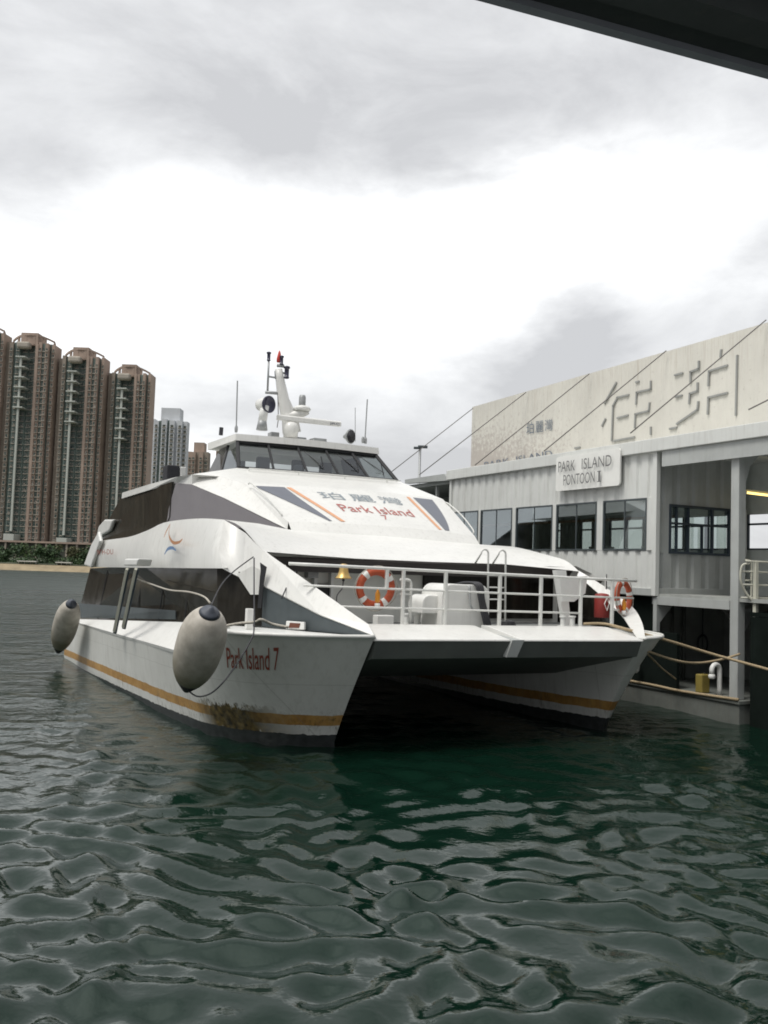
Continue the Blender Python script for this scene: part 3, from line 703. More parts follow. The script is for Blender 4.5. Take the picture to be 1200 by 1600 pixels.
MB().add([BLa, BRa, TRa, TLa, BLa.lerp(BRa, .2) + Vector((0, 0, .25)), BLa.lerp(BRa, .8) + Vector((0, 0, .25)), BLa.lerp(BRa, .8) + Vector((0, -.0, .62)), BLa.lerp(BRa, .2) + Vector((0, 0, .62))],
         [(0, 1, 5, 4), (1, 2, 6, 5), (2, 3, 7, 6), (3, 0, 4, 7)]).build('wheelhouse_aft_wall', M['whiteb'], F)
MB().box(1.2, 4.3, 9.6, 10.0, 5.46, 5.62).box(2.3, 2.5, 9.7, 9.9, 5.6, 5.8).build('console', M['slate'], F, bev=.03)
for u in (1.7, 2.75, 3.6): MB().box(u - .2, u + .2, 10.6, 10.75, 5.46, 6.05).build('helm_seat', M['black'], F, bev=.06)
# wheelhouse roof: shallow cambered slab with visor
zr = TLw.z + .0
def roofpt(s, v, z): return Vector((lerp(.52, 4.98, s), v, z))
rf = MB(); N = 14; A = []; B = []; C_ = []; D = []
for i in range(N + 1):
    s = i / N; bow = .2 * math.sin(math.pi * s); crown = .10 * math.sin(math.pi * s)
    A.append(Vector((lerp(TLw.x - .1, TRw.x + .1, s), TLw.y - .12 - bow, zr - .02)))
    B.append(Vector((lerp(TLw.x - .08, TRw.x + .08, s), TLw.y - .10 - bow, zr + .16)))
    C_.append(Vector((lerp(TLw.x + .25, TRw.x - .25, s), TLw.y + .7 - bow * .5, zr + .27 + crown * .3)))
    D.append(Vector((lerp(TLa.x - .25, TRa.x + .25, s), 12.4, zr + .18 + crown * .5)))
Z_ = [Vector((p.x, 12.4, zr - .02)) for p in D]
rf.strip(A, B).strip(B, C_).strip(C_, D).strip(D, Z_).strip(Z_, A)
for q in (0, -1): rf.add([A[q], B[q], C_[q], D[q], Z_[q]], [(0, 1, 2, 3, 4)])
rf.build('wheelhouse_roof', M['white'], F)
# handrail along the base of the windscreen
hb_ = [bow_(Vector((.62, 8.6, 5.47)), Vector((4.95, 8.6, 5.47)), i / 10) for i in range(11)]
MB().tube(hb_, .018, 6).build('windscreen_handrail', M['rail'], F, True)
for i in (0, 3, 6, 9): MB().tube([hb_[i] + Vector((0, .05, -.2)), hb_[i]], .014, 6).build('handrail_bracket', M['rail'], F)
for s in (.42, .66, .84):
    p = bow_(TLw, TRw, s) + Vector((0, -.06, -.08)); q = bow_(BLw, BRw, s + .10).lerp(bow_(TLw, TRw, s + .1), .25) + Vector((0, -.05, 0))
    MB().tube([p, q], .012, 5).tube([q - Vector((.0, .02, .12)), q + Vector((-.05, .12, .3))], .014, 5).build('wiper', M['black'], F)

# mast group, standing on the wheelhouse roof
mz = zr + .2
mast = MB().tube([(2.646,11.000,6.867), (2.571,11.000,7.248), (2.353,11.000,7.780), (2.210,11.000,8.412), (2.161,11.000,8.646)], .1, 14, radii=[.27, .24, .17, .125, .11]).build('mast', M['white'], F, True)
def lamp(px, name='mast_lamp', mat='lampdark', s=1.0):
    b = MB().lathe([(.055 * s, -.16 * s), (.075 * s, -.13 * s), (.06 * s, -.12 * s), (.06 * s, .10 * s), (.085 * s, .11 * s), (.085 * s, .15 * s), (.04 * s, .17 * s)], (0, 0, 1), px, 14)
    return b.build(name, M[mat], mast, True)
lamp((1.857,11.000,8.975), s=.8); lamp((2.210,10.900,8.893), s=.8); lamp((2.380,10.900,8.564), s=1.1)
MB().lathe([(.07, 0), (.075, .1), (.03, .3), (.01, .34)], (0, 0, 1), (2.171,11.000,8.852), 12).build('mast_lamp', M['lampred'], mast, True)
MB().tube([(1.859,11.000,8.920), (1.863,11.000,7.944)], .03, 8).build('mast_bracket', M['steel'], mast, True)
MB().tube([(1.806,11.000,7.938), (2.287,11.000,7.958)], .045, 8).tube([(1.862,11.000,8.404), (2.075,11.000,8.394), (2.192,11.000,8.372)], .028, 8).tube([(2.067,11.000,8.578), (2.095,11.000,8.360)], .03, 8).tube([(2.067,11.000,8.578), (2.381,10.900,8.527)], .03, 8).tube([(2.117,11.000,8.752), (2.294,10.900,8.738)], .05, 8).build('mast_bracket', M['steel'], mast, True)
MB().tube([(2.172,11.000,7.926), (2.222,11.000,7.212), (2.193,11.000,6.969)], .012, 6).build('mast_cable', M['cable'], mast)
# small radar platform and dome
MB().tube([(2.394,10.900,7.308), (2.820,10.800,7.396), (3.055,10.800,7.458)], .1, 10, radii=[.1, .13, .05]).build('radar_platform', M['white'], mast, True)
MB().lathe([(.22, 0), (.26, .05), (.2, .12), (.08, .16)], (0, 0, 1), (2.856,10.800,7.492), 18).build('radar_base', M['whiteb'], mast, True)
MB().lathe([(.09, 0), (.1, .04), (.1, .28), (.08, .34)], (0, 0, 1), (2.851,10.800,7.603), 14).build('camera_housing', M['steel'], mast, True)
# open array radar
ra = (2.000,10.500,7.176); rb_ = (3.941,10.500,7.176)
v_ = (Vector(rb_) - Vector(ra)); 
rbm = MB(); nrm = Vector((0, 1, 0)); up = v_.cross(nrm).normalized(); 
prof = [(-.07, -.07), (-.07, .05), (0, .09), (.07, .05), (.07, -.07)]
rbm.add([Vector(ra) + nrm * a + Vector((0, 0, c_)) for a, c_ in prof] + [Vector(rb_) + nrm * a + Vector((0, 0, c_)) for a, c_ in prof], [tuple(range(5)), tuple(range(9, 4, -1))] + [(i, 5 + i, 5 + (i + 1) % 5, (i + 1) % 5) for i in range(5)])
rad = rbm.build('radar_scanner', M['white'], F, bev=.015)
text_mesh('radar_lettering', 'JRC', [(3.561,10.410,7.108), (3.882,10.410,7.122), (3.879,10.410,7.196), (3.558,10.410,7.181)], M['slate'], rad, bold=.02)
MB().lathe([(.2, -.5), (.22, -.2), (.16, -.08), (.1, -.05)], (0, 0, 1), (2.421,10.500,7.130), 18).build('radar_turret', M['white'], F, True)
# searchlight
slp = (1.562,10.400,7.330)
sr_ = MB().tube([(1.532,10.400,6.757), (1.537,10.400,7.060)], .13, 12, radii=[.16, .11]).build('searchlight_stand', M['steel'], F, True)
MB().tube([(1.539,10.400,7.007), (1.595,10.400,7.441)], .12, 12).build('searchlight_yoke', M['whiteb'], F, True)
sv = Vector((.45, -1, -.05)).normalized()
MB().lathe([(.05, -.38), (.16, -.30), (.2, -.1), (.215, .05)], sv, (1.649,10.400,7.483), 20).build('searchlight_body', M['white'], F, True)
MB().lathe([(.235, .05), (.24, .10), (.2, .10), (.19, .07)], sv, (1.649,10.400,7.483), 20).build('searchlight_lens', M['lampdark'], F, True)
MB().lathe([(.05, -.2), (.1, -.1), (.2, .02), (.21, .05)], sv, (4.010,10.000,6.771), 20).build('loudhailer', M['steel'], F, True)
MB().lathe([(.18, .04), (.14, .03), (.03, -.02)], sv, Vector((4.010,10.000,6.771)) + sv * .03, 20).build('loudhailer_mouth', M['soot'], F, True)
for (a, b_, r) in (((0.806,10.400,6.614), (0.779,10.400,8.037), .018), ((4.693,10.400,6.695), (4.727,10.400,7.981), .018), ((4.896,11.500,6.873), (4.856,11.500,7.908), .010)):
    MB().tube([a, b_], r, 6).build('whip_antenna', M['steel'], F)
for a in ((0.787,10.350,6.694), (4.687,10.350,6.745), (4.604,10.350,6.756)): MB().lathe([(.035, -.08), (.045, -.02), (.045, .05), (.03, .1)], (0, 0, 1), a, 10).build('antenna_mount', M['steel'], F)
for q in ((1.95, 2.2, 10.8, 11.1, mz - .02, mz + .26), (2.6, 2.95, 10.6, 10.95, mz, mz + .16), (3.05, 3.45, 10.3, 10.7, mz, mz + .14)): MB().box(*q).build('roof_locker', M['steel'], F, bev=.02)
MB().tube([(0.736,11.600,6.678), (0.745,11.600,6.898)], .06, 8).build('horn', M['soot'], F)

# side poles
for (a, b_) in (((-2.620,6.802,2.876), (-2.620,7.715,1.670)), ((-2.620,5.881,2.892), (-2.620,6.741,1.819))):
    A_, B_ = Vector(a), Vector(b_)
    MB().tube([A_, B_, B_ + (B_ - A_) * .18], .045, 4).build('boarding_pole', M['handrail'], F)
    MB().tube([A_ + Vector((.02, .09, 0)), B_ + Vector((.02, .09, 0)) + (B_ - A_) * .22], .03, 4).tube([A_ + Vector((.02, -.09, 0)), B_ + Vector((.02, -.09, 0)) + (B_ - A_) * .22], .02, 4).build('pole_channel', M['frame'], F)
MB().panel([(-2.620,7.240,2.940), (-2.620,5.897,2.958), (-2.620,5.743,3.105), (-2.620,7.137,3.095)], .3).build('pole_bracket', M['whiteb'], F, bev=.03)
# emblem, port mark and bow name
EU = -2.16
def ribbon(name, pts, w, mat, u):
    b = MB(); A_ = [Vector(p) for p in smooth_path(pts, 4)]; n_ = len(A_); up, dn = [], []
    for i, p in enumerate(A_):
        d = (A_[min(i + 1, n_ - 1)] - A_[max(i - 1, 0)]).normalized(); s = Vector((0, -d.z, d.y)).normalized() * w * (.35 + .65 * math.sin(math.pi * (i + .5) / n_)); up.append(p + s); dn.append(p - s)
    b.strip(up, dn); b.build(name, mat, F)
ribbon('emblem', [(-2.070,5.435,3.851), (-2.100,5.389,3.690), (-2.120,5.226,3.555), (-2.120,4.888,3.448), (-2.120,4.432,3.456), (-2.100,4.276,3.517)], .035, M['rustarc'], EU)
ribbon('emblem', [(-2.080,5.443,3.824), (-2.100,5.660,3.669), (-2.120,5.722,3.562)], .02, M['rustarc'], EU)
ribbon('emblem', [(-2.130,5.554,3.215), (-2.130,5.300,3.320), (-2.130,4.932,3.345), (-2.130,4.613,3.293)], .035, M['bluearc'], EU)
text_mesh('port_lettering', 'MV H-DU', [(-2.270,13.134,3.175), (-2.270,10.444,3.199), (-2.270,10.480,3.329), (-2.270,13.178,3.319)], M['redtext'], F, off=.004)
def hull_text(s, q):
    i = lerp(17.0, 10.2, s); z_ = lerp(lerp(1.34, 1.36, s), lerp(1.70, 1.76, s), q); p = outer(i, z_); p2 = outer(i + .5, z_); t = (p2 - p).normalized(); n_ = Vector((t.y, -t.x, 0))
    if n_.y > 0 or n_.x > 0: n_ = -n_ if n_.x > 0 else n_
    return p + n_ * .012
text_mesh('bow_lettering', 'Park Island 7', None, M['redtext'], F, bold=.005, surf=hull_text)
# chocks and fairlead on the bow side panel
MB().panel([(-0.868,1.633,2.116), (-0.686,1.260,2.120), (-0.683,1.254,1.990), (-0.872,1.640,1.972)], .05).build('fairlead', M['whiteb'], F, bev=.01)
MB().panel([(-0.862,1.525,2.090), (-0.758,1.313,2.094), (-0.769,1.336,2.017), (-0.873,1.547,2.001)], .02).build('fairlead_mouth', plain('rust_dark', (.14, .05, .03), .8), F)
MB().box(-1.62, -1.5, 1.62, 1.72, 1.98, 2.32).build('bow_cleat', M['white'], F, bev=.01)
for x_ in (258, 276, 322, 347): pass

# ---------------------------------------------------------------- loose gear on and around the ferry
def wl(p): return WL(*p)
def wlist(ps): return [Vector(WL(*p)) for p in ps]
def loose_tube(name, pts, r, mat, label, cat, group=None, sm=True, seg=8):
    P = wlist(smooth_path(pts, 6) if sm else pts); o0 = P[0].copy()
    b = MB().tube([p - o0 for p in P], r, seg); ob = b.build(name, mat, None, True); ob.location = o0; return tag(ob, label, cat, group)

def ring_proto(loc, rz, tilt, label):
    t = thing('life_ring', label, 'life ring', loc, rz, 'life rings on the foredeck rail')
    t.rotation_euler = (tilt, 0, rz)
    b = MB(); n_, k_ = 40, 12
    vs = []; 
    for i in range(n_):
        a = 2 * math.pi * i / n_
        for j in range(k_):
            q = 2 * math.pi * j / k_; r = .30 + .07 * math.cos(q); vs.append((r * math.cos(a), .055 * math.sin(q), r * math.sin(a)))
    b.add(vs, [(i * k_ + j, ((i + 1) % n_) * k_ + j, ((i + 1) % n_) * k_ + (j + 1) % k_, i * k_ + (j + 1) % k_) for i in range(n_) for j in range(k_)])
    b.build('float', M['ring'], t, True)
    for a in (35, 130, 220, 305):
        c_ = MB()
        for d in (-7, 7):
            pass
        vs = []; m_ = 6
        for i in range(m_ + 1):
            aa = R_(a - 8 + 16 * i / m_)
            for j in range(k_):
                q = 2 * math.pi * j / k_; r = .30 + .076 * math.cos(q); vs.append((r * math.cos(aa), .061 * math.sin(q), r * math.sin(aa)))
        c_.add(vs, [(i * k_ + j, (i + 1) * k_ + j, (i + 1) * k_ + (j + 1) % k_, i * k_ + (j + 1) % k_) for i in range(m_) for j in range(k_)])
        c_.build('reflective_band', M['sign'], t, True)
    gl = MB(); pts = []
    for i in range(33):
        a = 2 * math.pi * i / 32; s_ = abs(math.sin(2 * (a - R_(35)))); pts.append((math.cos(a) * (.385 + .02 * s_), -.02 - .02 * s_, math.sin(a) * (.385 + .02 * s_)))
    gl.tube(pts, .009, 5).build('grab_line', M['ropew'], t, True)
    return t
r1 = ring_proto(wl((0.703,1.420,2.717)), TH + R_(-8), R_(4), 'orange life ring on the foredeck rail beside the brass bell')
def copy_tree(o, par=None):
    c_ = o.copy(); COL.objects.link(c_)
    if par is not None: c_.parent = par
    for ch in [q for q in bpy.data.objects if q.parent == o]: copy_tree(ch, c_)
    return c_
r2 = copy_tree(r1); r2.location = wl((6.520,1.450,2.638)); r2.rotation_euler = (R_(-3), R_(20), TH + R_(22)); r2['label'] = 'orange life ring at the far rail end beside the red drum'
def smoke_light(p, lab):
    t = thing('rescue_light', lab, 'rescue light', wl(p), TH, 'rescue lights clipped to the life rings')
    MB().lathe([(.02, -.12), (.045, -.08), (.045, .05), (.02, .11), (.01, .14)], (0, 0, 1), (0, 0, 0), 12).build('amber_lamp', M['amber'], t, True)
    MB().lathe([(.05, -.2), (.05, -.12)], (0, 0, 1), (0, 0, 0), 12).build('float_base', M['whiteb'], t, True)
smoke_light((0.687,1.300,2.573), 'small amber rescue light in the life ring beside the bell')
smoke_light((6.406,1.300,2.484), 'small amber rescue light in the far right life ring')
t = thing('bell', 'brass ship bell hanging under the foredeck top rail', 'bell', wl((0.120,1.550,2.997)), TH)
MB().lathe([(.02, .14), (.06, .13), (.075, .08), (.085, 0), (.11, -.07), (.145, -.11), (.15, -.125)], (0, 0, 1), (0, 0, 0), 20).build('bell_body', M['brass'], t, True)
MB().tube([(0, 0, -.1), (0, 0, -.17)], .025, 8).tube(smooth_path([(0, 0, -.16), (-.02, 0, -.3), (-.1, .02, -.42), (-.12, 0, -.55)], 4), .01, 6).build('clapper_rope', M['hose'], t, True)
t = thing('drum', 'red vinyl covered drum with white diamond mark by the far rail', 'drum', wl((6.421,2.000,2.175)), TH)
MB().lathe([(.15, 0), (.16, .02), (.16, .46), (.14, .5), (.05, .52)], (0, 0, 1), (0, 0, 0), 20).build('drum_body', M['redbox'], t, True)
for k_ in (.29,):
    cs = [(-.165 * math.sin(R_(a)), -.165 * math.cos(R_(a)), z_) for a, z_ in ((0, .44), (-22, .30), (0, .16), (22, .30))]
    MB().tube([cs[0], cs[1], cs[2], cs[3], cs[0]], .012, 5).build('diamond_mark', M['sign'], t)
# hose draped on the winch cover
hs = thing('hose', 'coiled black hose draped over the white winch cover', 'hose', WL(3.0, 1.5, 1.96), TH)
for i in range(4):
    d = i * .045
    MB().tube(smooth_path([(-.22 + d, .75, .80), (-.16 + d, .35, .895), (-.08 + d, .06, .86), (-.02 + d * .8, .02, .6), (.03 + d * .9, -.0, .35), (.10 + d, -.03, .06)], 5), .022, 6).build('hose_loop', M['hose'], hs, True)
MB().tube(smooth_path([(-.2, .10, .84), (-.22, .02, .5), (-.15, .0, .38), (-.08, .0, .36)], 5), .02, 6).build('hose_loop', M['steel'], hs, True)
hs2 = MB().tube([Vector((.16 * math.cos(a_ * .6) * (1 - a_ * .006), .11 * math.sin(a_ * .6), .02 + a_ * .0022)) for a_ in range(46)], .018, 6).build('rope_coil', M['hose'], None, True)
hs2.location = WL(3.72, 1.6, 2.0); tag(hs2, 'dark coil of rope lying on the foredeck by the ramp slot', 'rope')

# fenders
def fender(name_label, loc, axis, L, r):
    t = thing('fender', name_label, 'fender', loc, 0, 'inflated fenders hanging on the hull side')
    q = Vector(axis).normalized().to_track_quat('Z', 'Y').to_euler(); t.rotation_euler = q
    pr = []
    for i in range(25):
        s = -1 + 2 * i / 24; pr.append((r * (1 + .05 * s) * max(0, 1 - abs(s) ** (2.3 if s < 0 else 3.0)) ** .60, s * L / 2))
    pr = [p for p in pr if p[0] > .03]
    lo, hi = pr[0][1], pr[-1][1]
    body = [p for p in pr if -L * .39 <= p[1] <= L * .475]
    MB().lathe(body, (0, 0, 1), (0, 0, 0), 32).build('bladder', M['fender'], t, True)
    e0 = body[0]; MB().lathe([(.03, -L * .56), (.06, -L * .54), (e0[0] * .55, -L * .48), (e0[0] + .004, e0[1] + .002)], (0, 0, 1), (0, 0, 0), 24).build('end_cap', M['black'], t, True)
    e1 = body[-1]; MB().lathe([(e1[0] + .004, e1[1] - .002), (e1[0] * .8, L * .487), (.06, L * .50), (.035, L * .53)], (0, 0, 1), (0, 0, 0), 24).build('end_cap', M['navy'], t, True)
    return t
fa_ = Vector((-2.830,-0.377,2.431)); fb = Vector((-2.830,0.737,1.134)); ctr = (fa_ + fb) / 2
fa_w = Vector(WL(*fa_)); fb_w = Vector(WL(*fb))
fender('large grey fender with dark tips hanging near the bow lettering', WL(*ctr), fa_w - fb_w, (fa_w - fb_w).length * .96, .355)
ga = Vector((-3.000,11.882,1.952)); gb = Vector((-3.000,14.046,0.397))
fender('smaller looking mouldy fender hanging at the ferry stern', WL(*((ga + gb) / 2)), Vector(WL(*ga)) - Vector(WL(*gb)), (Vector(WL(*ga)) - Vector(WL(*gb))).length * .94, .33)
loose_tube('fender_rope', [(-2.830,-0.341,2.448), (-2.400,0.622,2.728), (-2.000,1.262,2.945), (-1.750,1.026,3.197)], .010, M['hose'], 'thin dark rope from the large fender up to the brow', 'rope')
loose_tube('fender_rope', [(-2.850,0.661,1.135), (-2.800,0.254,1.084), (-2.750,-0.294,1.206), (-2.600,-0.457,1.414), (-2.300,-0.173,1.671), (-2.100,-0.044,1.940), (-2.000,0.122,2.100), (-1.850,0.629,2.637), (-1.700,1.137,3.177)], .012, M['hose'], 'looping dark rope from the large fender tip across the bow lettering', 'rope')
loose_tube('bow_line', [(-2.350,7.201,2.665), (-2.350,5.434,2.581), (-2.330,4.161,2.526), (-2.300,2.873,2.541), (-2.300,1.915,2.503), (-2.600,0.489,2.464)], .016, M['ropew'], 'pale rope drooping along the lower side windows to the fender', 'rope')
loose_tube('deck_line', [(-2.200,0.943,2.079), (-2.100,0.508,2.150), (-1.950,0.249,2.188), (-1.900,0.102,2.237), (-1.700,0.160,2.165), (-1.500,-0.010,2.128)], .022, M['ropew'], 'pale rope lying along the knuckle behind the bow lettering', 'rope')
loose_tube('wing_line', [(-0.617,2.000,2.969), (-0.770,1.900,2.797), (-1.015,1.600,2.502)], .012, M['hose'], 'short dark line hanging over the white bow wing', 'rope', sm=False)
# mooring lines to the pontoon
loose_tube('mooring_line', [(5.606,1.600,2.067), (5.817,1.200,2.095), (6.040,0.700,2.004), (7.200,0.743,1.763), (8.200,0.489,1.500), (8.900,-0.659,1.226)], .030, M['rope'], 'thick tan mooring line running from the bow bitt to frame right', 'rope', 'mooring lines')
loose_tube('mooring_line', [(6.137,0.350,1.633), (7.200,0.649,1.395), (8.000,0.815,1.310), (8.600,0.768,1.371), (9.050,0.643,1.499)], .026, M['rope'], 'sagging tan mooring line looped to the pontoon post', 'rope', 'mooring lines')
loose_tube('mooring_line', [(6.314,0.500,1.553), (8.000,1.818,1.075), (9.000,2.412,0.751)], .018, M['rope'], 'thin dark tan line slanting down to the pontoon deck edge', 'rope', 'mooring lines')

# ---------------------------------------------------------------- the pontoon
pon = thing('pontoon_building', 'white two storey container building on the pontoon with a long flat roof', 'pier building', WL(0, 0, 0), TH)
PU, PV0, PV1, ZF, ZR = 9.1, 3.2, 12.8, 2.62, 6.32
# side wall facing the ferry, corrugated, with five window openings; cut as piers, sill wall and head wall
WIN = [((9.100,12.758,5.236)[1], (9.100,11.030,5.157)[1]), ((9.100,10.882,5.150)[1], (9.100,9.171,5.071)[1]), ((9.100,8.974,5.062)[1], (9.100,7.223,4.981)[1]), ((9.100,7.050,4.973)[1], (9.100,5.359,4.895)[1]), ((9.100,5.109,4.884)[1], (9.100,3.527,4.811)[1])]
WZ0, WZ1 = 3.72, 5.00
def corr(b, v0, v1, z0, z1, u, per=.40, dep=.045, flipv=False, sw=False):
    """trapezoidal corrugation between v0 and v1"""
    pts = []; v = v0; k = 0
    while v < v1 - 1e-4:
        for a, d in ((0, 0), (.12, dep), (.38, dep), (.50, 0), (.999, 0)):
            q = v + a * per
            if q < v1: pts.append((q, d))
        v += per
    pts.append((v1, pts[-1][1]))
    A = [(u + d, q, z0) if not sw else (q, u + d, z0) for q, d in pts]; B = [(u + d, q, z1) if not sw else (q, u + d, z1) for q, d in pts]
    b.strip(A, B)
w = MB()
corr(w, PV0 + .12, PV1 - .1, ZF + .18, WZ0, PU); corr(w, PV0 + .12, PV1 - .1, WZ1, ZR - .22, PU)
for i in range(4):
    w.box(PU - .005, PU + .06, WIN[i + 1][0], WIN[i][1], WZ0, WZ1)
w.box(PU - .005, PU + .06, PV0 + .05, WIN[4][1], WZ0, WZ1); w.box(PU - .005, PU + .06, WIN[0][0], PV1 - .05, WZ0, WZ1)
w.build('wall', M['pont'], pon)
MB().box(PU - .03, PU + .07, PV0, PV1, ZF, ZF + .18).build('floor_beam', M['pontd'], pon, bev=.01)
MB().box(PU - .035, PU + .09, PV0 - .02, PV0 + .12, ZF - .0, ZR - .2).build('corner_post', M['pont'], pon, bev=.01)
MB().box(PU - .03, PU + .08, PV1 - .1, PV1 + .02, ZF, ZR - .2).build('corner_post', M['pont'], pon, bev=.01)
for (v1_, v0_) in WIN:
    f_ = MB(); a, b_ = min(v0_, v1_), max(v0_, v1_)
    f_.box(PU - .02, PU + .05, a, b_, WZ0 - .003, WZ0 + .04).box(PU - .02, PU + .05, a, b_, WZ1 - .04, WZ1 + .003).box(PU - .02, PU + .05, a - .003, a + .04, WZ0 + .04, WZ1 - .04).box(PU - .02, PU + .05, b_ - .04, b_ + .003, WZ0 + .04, WZ1 - .04)
    f_.box(PU + .0, PU + .03, (a + b_) / 2 - .015, (a + b_) / 2 + .015, WZ0 + .04, WZ1 - .04)
    fo = f_.build('window', M['dgrey'], pon)
    MB().box(PU + .01, PU + .016, a + .04, b_ - .04, WZ0 + .04, WZ1 - .04).build('pane', M['clear2'], fo)
# roof slab with deep fascia, running on past the container towards the camera side
MB().box(PU - .12, 13.0, -7.0, PV1 + .1, ZR - .22, ZR + .10).build('roof', M['pont'], pon, bev=.015)
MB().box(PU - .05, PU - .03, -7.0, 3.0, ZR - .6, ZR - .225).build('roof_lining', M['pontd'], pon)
# end wall in the shade with its window
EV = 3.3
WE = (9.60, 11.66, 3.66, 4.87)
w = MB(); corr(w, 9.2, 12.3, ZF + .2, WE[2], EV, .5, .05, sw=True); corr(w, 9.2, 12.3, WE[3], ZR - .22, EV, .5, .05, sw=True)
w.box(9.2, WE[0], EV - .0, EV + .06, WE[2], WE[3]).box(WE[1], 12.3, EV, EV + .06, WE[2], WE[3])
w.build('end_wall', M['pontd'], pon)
MB().box(9.2, 12.3, EV - .06, EV + .12, ZF - .2, ZF + .2).build('floor_beam', M['pontd'], pon, bev=.01)
f_ = MB(); a0, a1, c0, c1 = WE
for (x0, x1, z0, z1) in ((a0, a1, c0, c0 + .06), (a0, a1, c1 - .06, c1), (a0, a0 + .05, c0 + .06, c1 - .06), (a1 - .05, a1, c0 + .06, c1 - .06), (a0 + .05, a1 - .05, 4.38, 4.43), (9.82, 9.86, c0 + .06, c1 - .06), (10.22, 10.25, c0 + .06, c1 - .06), (10.68, 10.72, c0 + .06, 4.38), (11.02, 11.08, c0 + .06, c1 - .06)):
    f_.box(x0, x1, EV - .04, EV + .03, z0, z1)
fo = f_.build('window', M['frame'], pon)
MB().box(a0 + .05, a1 - .05, EV + .035, EV + .04, c0 + .06, c1 - .06).build('pane', M['clear2'], fo)
# room behind: floor, ceiling, far walls with openings to the sky
MB().box(9.2, 12.9, -7.0, PV1 - .1, ZF - .02, ZF + .06).build('floor', M['pfloor'], pon)
bw = MB(); u_ = 12.55
bw.box(u_, u_ + .08, -7, PV1 - .1, ZF + .06, 3.86); bw.box(u_, u_ + .08, -7, PV1 - .1, 4.78, ZR - .22)
vv = [-7.0]; openings = []
openings = [(v_, v_ + w_) for v_, w_ in ((-6.4, .6), (-5.5, .9), (-4.2, .6), (-3.3, .9), (-1.9, .6), (-1.0, .9), (.35, .6), (1.25, .95), (2.5, 1.0), (3.66, .36), (4.1, .75), (4.9, .75), (5.7, .75), (6.5, .75), (7.3, .75), (8.1, .7), (9.6, .6), (11.2, .5))]
last = -7.0
for a, b_ in openings: bw.box(u_, u_ + .08, last, a, 3.86, 4.78); last = b_
bw.box(u_, u_ + .08, last, PV1 - .1, 3.86, 4.78)
bw.build('back_wall', plain('room_wall', (.62, .65, .62), .7), pon)
for a, b_ in openings:
    fo = MB().box(u_ - .02, u_ + .05, a, b_, 4.5, 4.55).box(u_ - .02, u_ + .045, a, a + .04, 3.86, 4.78).box(u_ - .02, u_ + .045, b_ - .04, b_, 3.86, 4.78).box(u_ - .02, u_ + .05, a, b_, 3.86, 3.90).build('window', M['frame'], pon)
for v in (5.4, 7.8, 10.2): MB().box(9.2, 12.5, v, v + .12, 5.75, 6.05).build('ceiling_beam', M['pontd'], pon)
MB().box(9.9, 10.0, 3.4, 12.5, 4.55, 4.62).build('room_rail', plain('room_rail', (.45, .25, .16), .6), pon)
MB().box(9.8, 12.4, 12.6, 12.68, 2.7, 6.1).build('room_end_wall', plain('room_end', (.2, .22, .2), .8), pon)
for v, w_ in ((6.2, .5), (8.3, .7), (10.6, .6)): MB().box(11.9, 12.3, v, v + w_, 3.5, 3.95).build('notice_board', M['sign'], pon)
# big post at the near corner and knee braces
MB().box(9.16, 9.38, .80, 1.02, .50, ZR - .22).build('post', M['pontd'], pon, bev=.012)
MB().box(9.12, 9.24, 3.18, 3.30, .50, ZF - .02).build('post', M['pontd'], pon, bev=.012)
for s, u0 in ((1, 9.24), (-1, 11.75)):
    MB().panel([(u0, 3.24, 2.42), (u0 + s * .42, 3.24, 2.42), (u0, 3.24, 2.0)], .06).build('knee_brace', M['pontd'], pon)
MB().panel([(9.38, .95, 2.45), (9.38, .95, 1.75), (9.75, .95, 2.2), (9.75, .95, 2.45)], .05).build('knee_brace', M['pontd'], pon)
MB().box(9.14, 9.3, 1.02, 3.18, 2.42, 2.62).build('edge_beam', M['pontd'], pon)
ha = MB(); # haunch of the open bay under the roof
ha.panel([(9.38, .9, ZR - .22), (10.9, .9, ZR - .22), (10.9, .9, ZR - .42), (9.8, .9, ZR - .48), (9.52, .9, ZR - .75), (9.38, .9, ZR - 1.15)], .08).build('haunch', M['pontd'], pon)
# lower storey
MB().box(9.95, 12.6, 4.2, 4.3, .5, 2.5).build('lower_wall', M['lower'], pon)
MB().box(12.5, 12.6, -.5, 4.2, .5, 2.5).build('lower_wall', M['lower'], pon)
MB().box(9.11, 9.20, 2.5, 12.85, .12, 1.78).build('fender_wall', M['pdark'], pon)  # dark sheet standing for the shadow along the lower storey
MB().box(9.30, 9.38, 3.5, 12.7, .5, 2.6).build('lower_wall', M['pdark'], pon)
for u in (10.35, 10.75): MB().tube([(u, 3.9, .5), (u, 3.9, 2.4)], .045, 8).build('pipe', M['phull'], pon, True)
MB().lathe([(.19, 0), (.2, .03), (.2, .72), (.17, .78)], (0, 0, 1), (10.0, 3.85, 1.45), 16).build('tank', M['phull'], pon, True)
MB().tube([(11.25 + .17 * math.cos(R_(a)), 3.75, 1.42 + .22 * math.sin(R_(a))) for a in range(0, 361, 20)], .025, 6).tube([(11.25, 3.75, 1.2), (11.25, 3.75, 2.4)], .015, 6).build('hand_wheel', M['soot'], pon, True)
# floating hull of the pontoon
MB().box(9.1, 13.2, .70, 12.9, -.35, .42).build('float', M['phull'], pon, bev=.02)
MB().box(9.06, 13.2, .66, 12.92, .42, .50).build('float_deck', M['phull'], pon, bev=.01)
MB().tube(smooth_path([(9.08, 12, .51), (9.07, 6, .50), (9.06, 3.4, .51), (9.05, 2.3, .49), (9.06, .68, .53)], 4), .035, 6).build('edge_rope', M['rope'], pon, True)

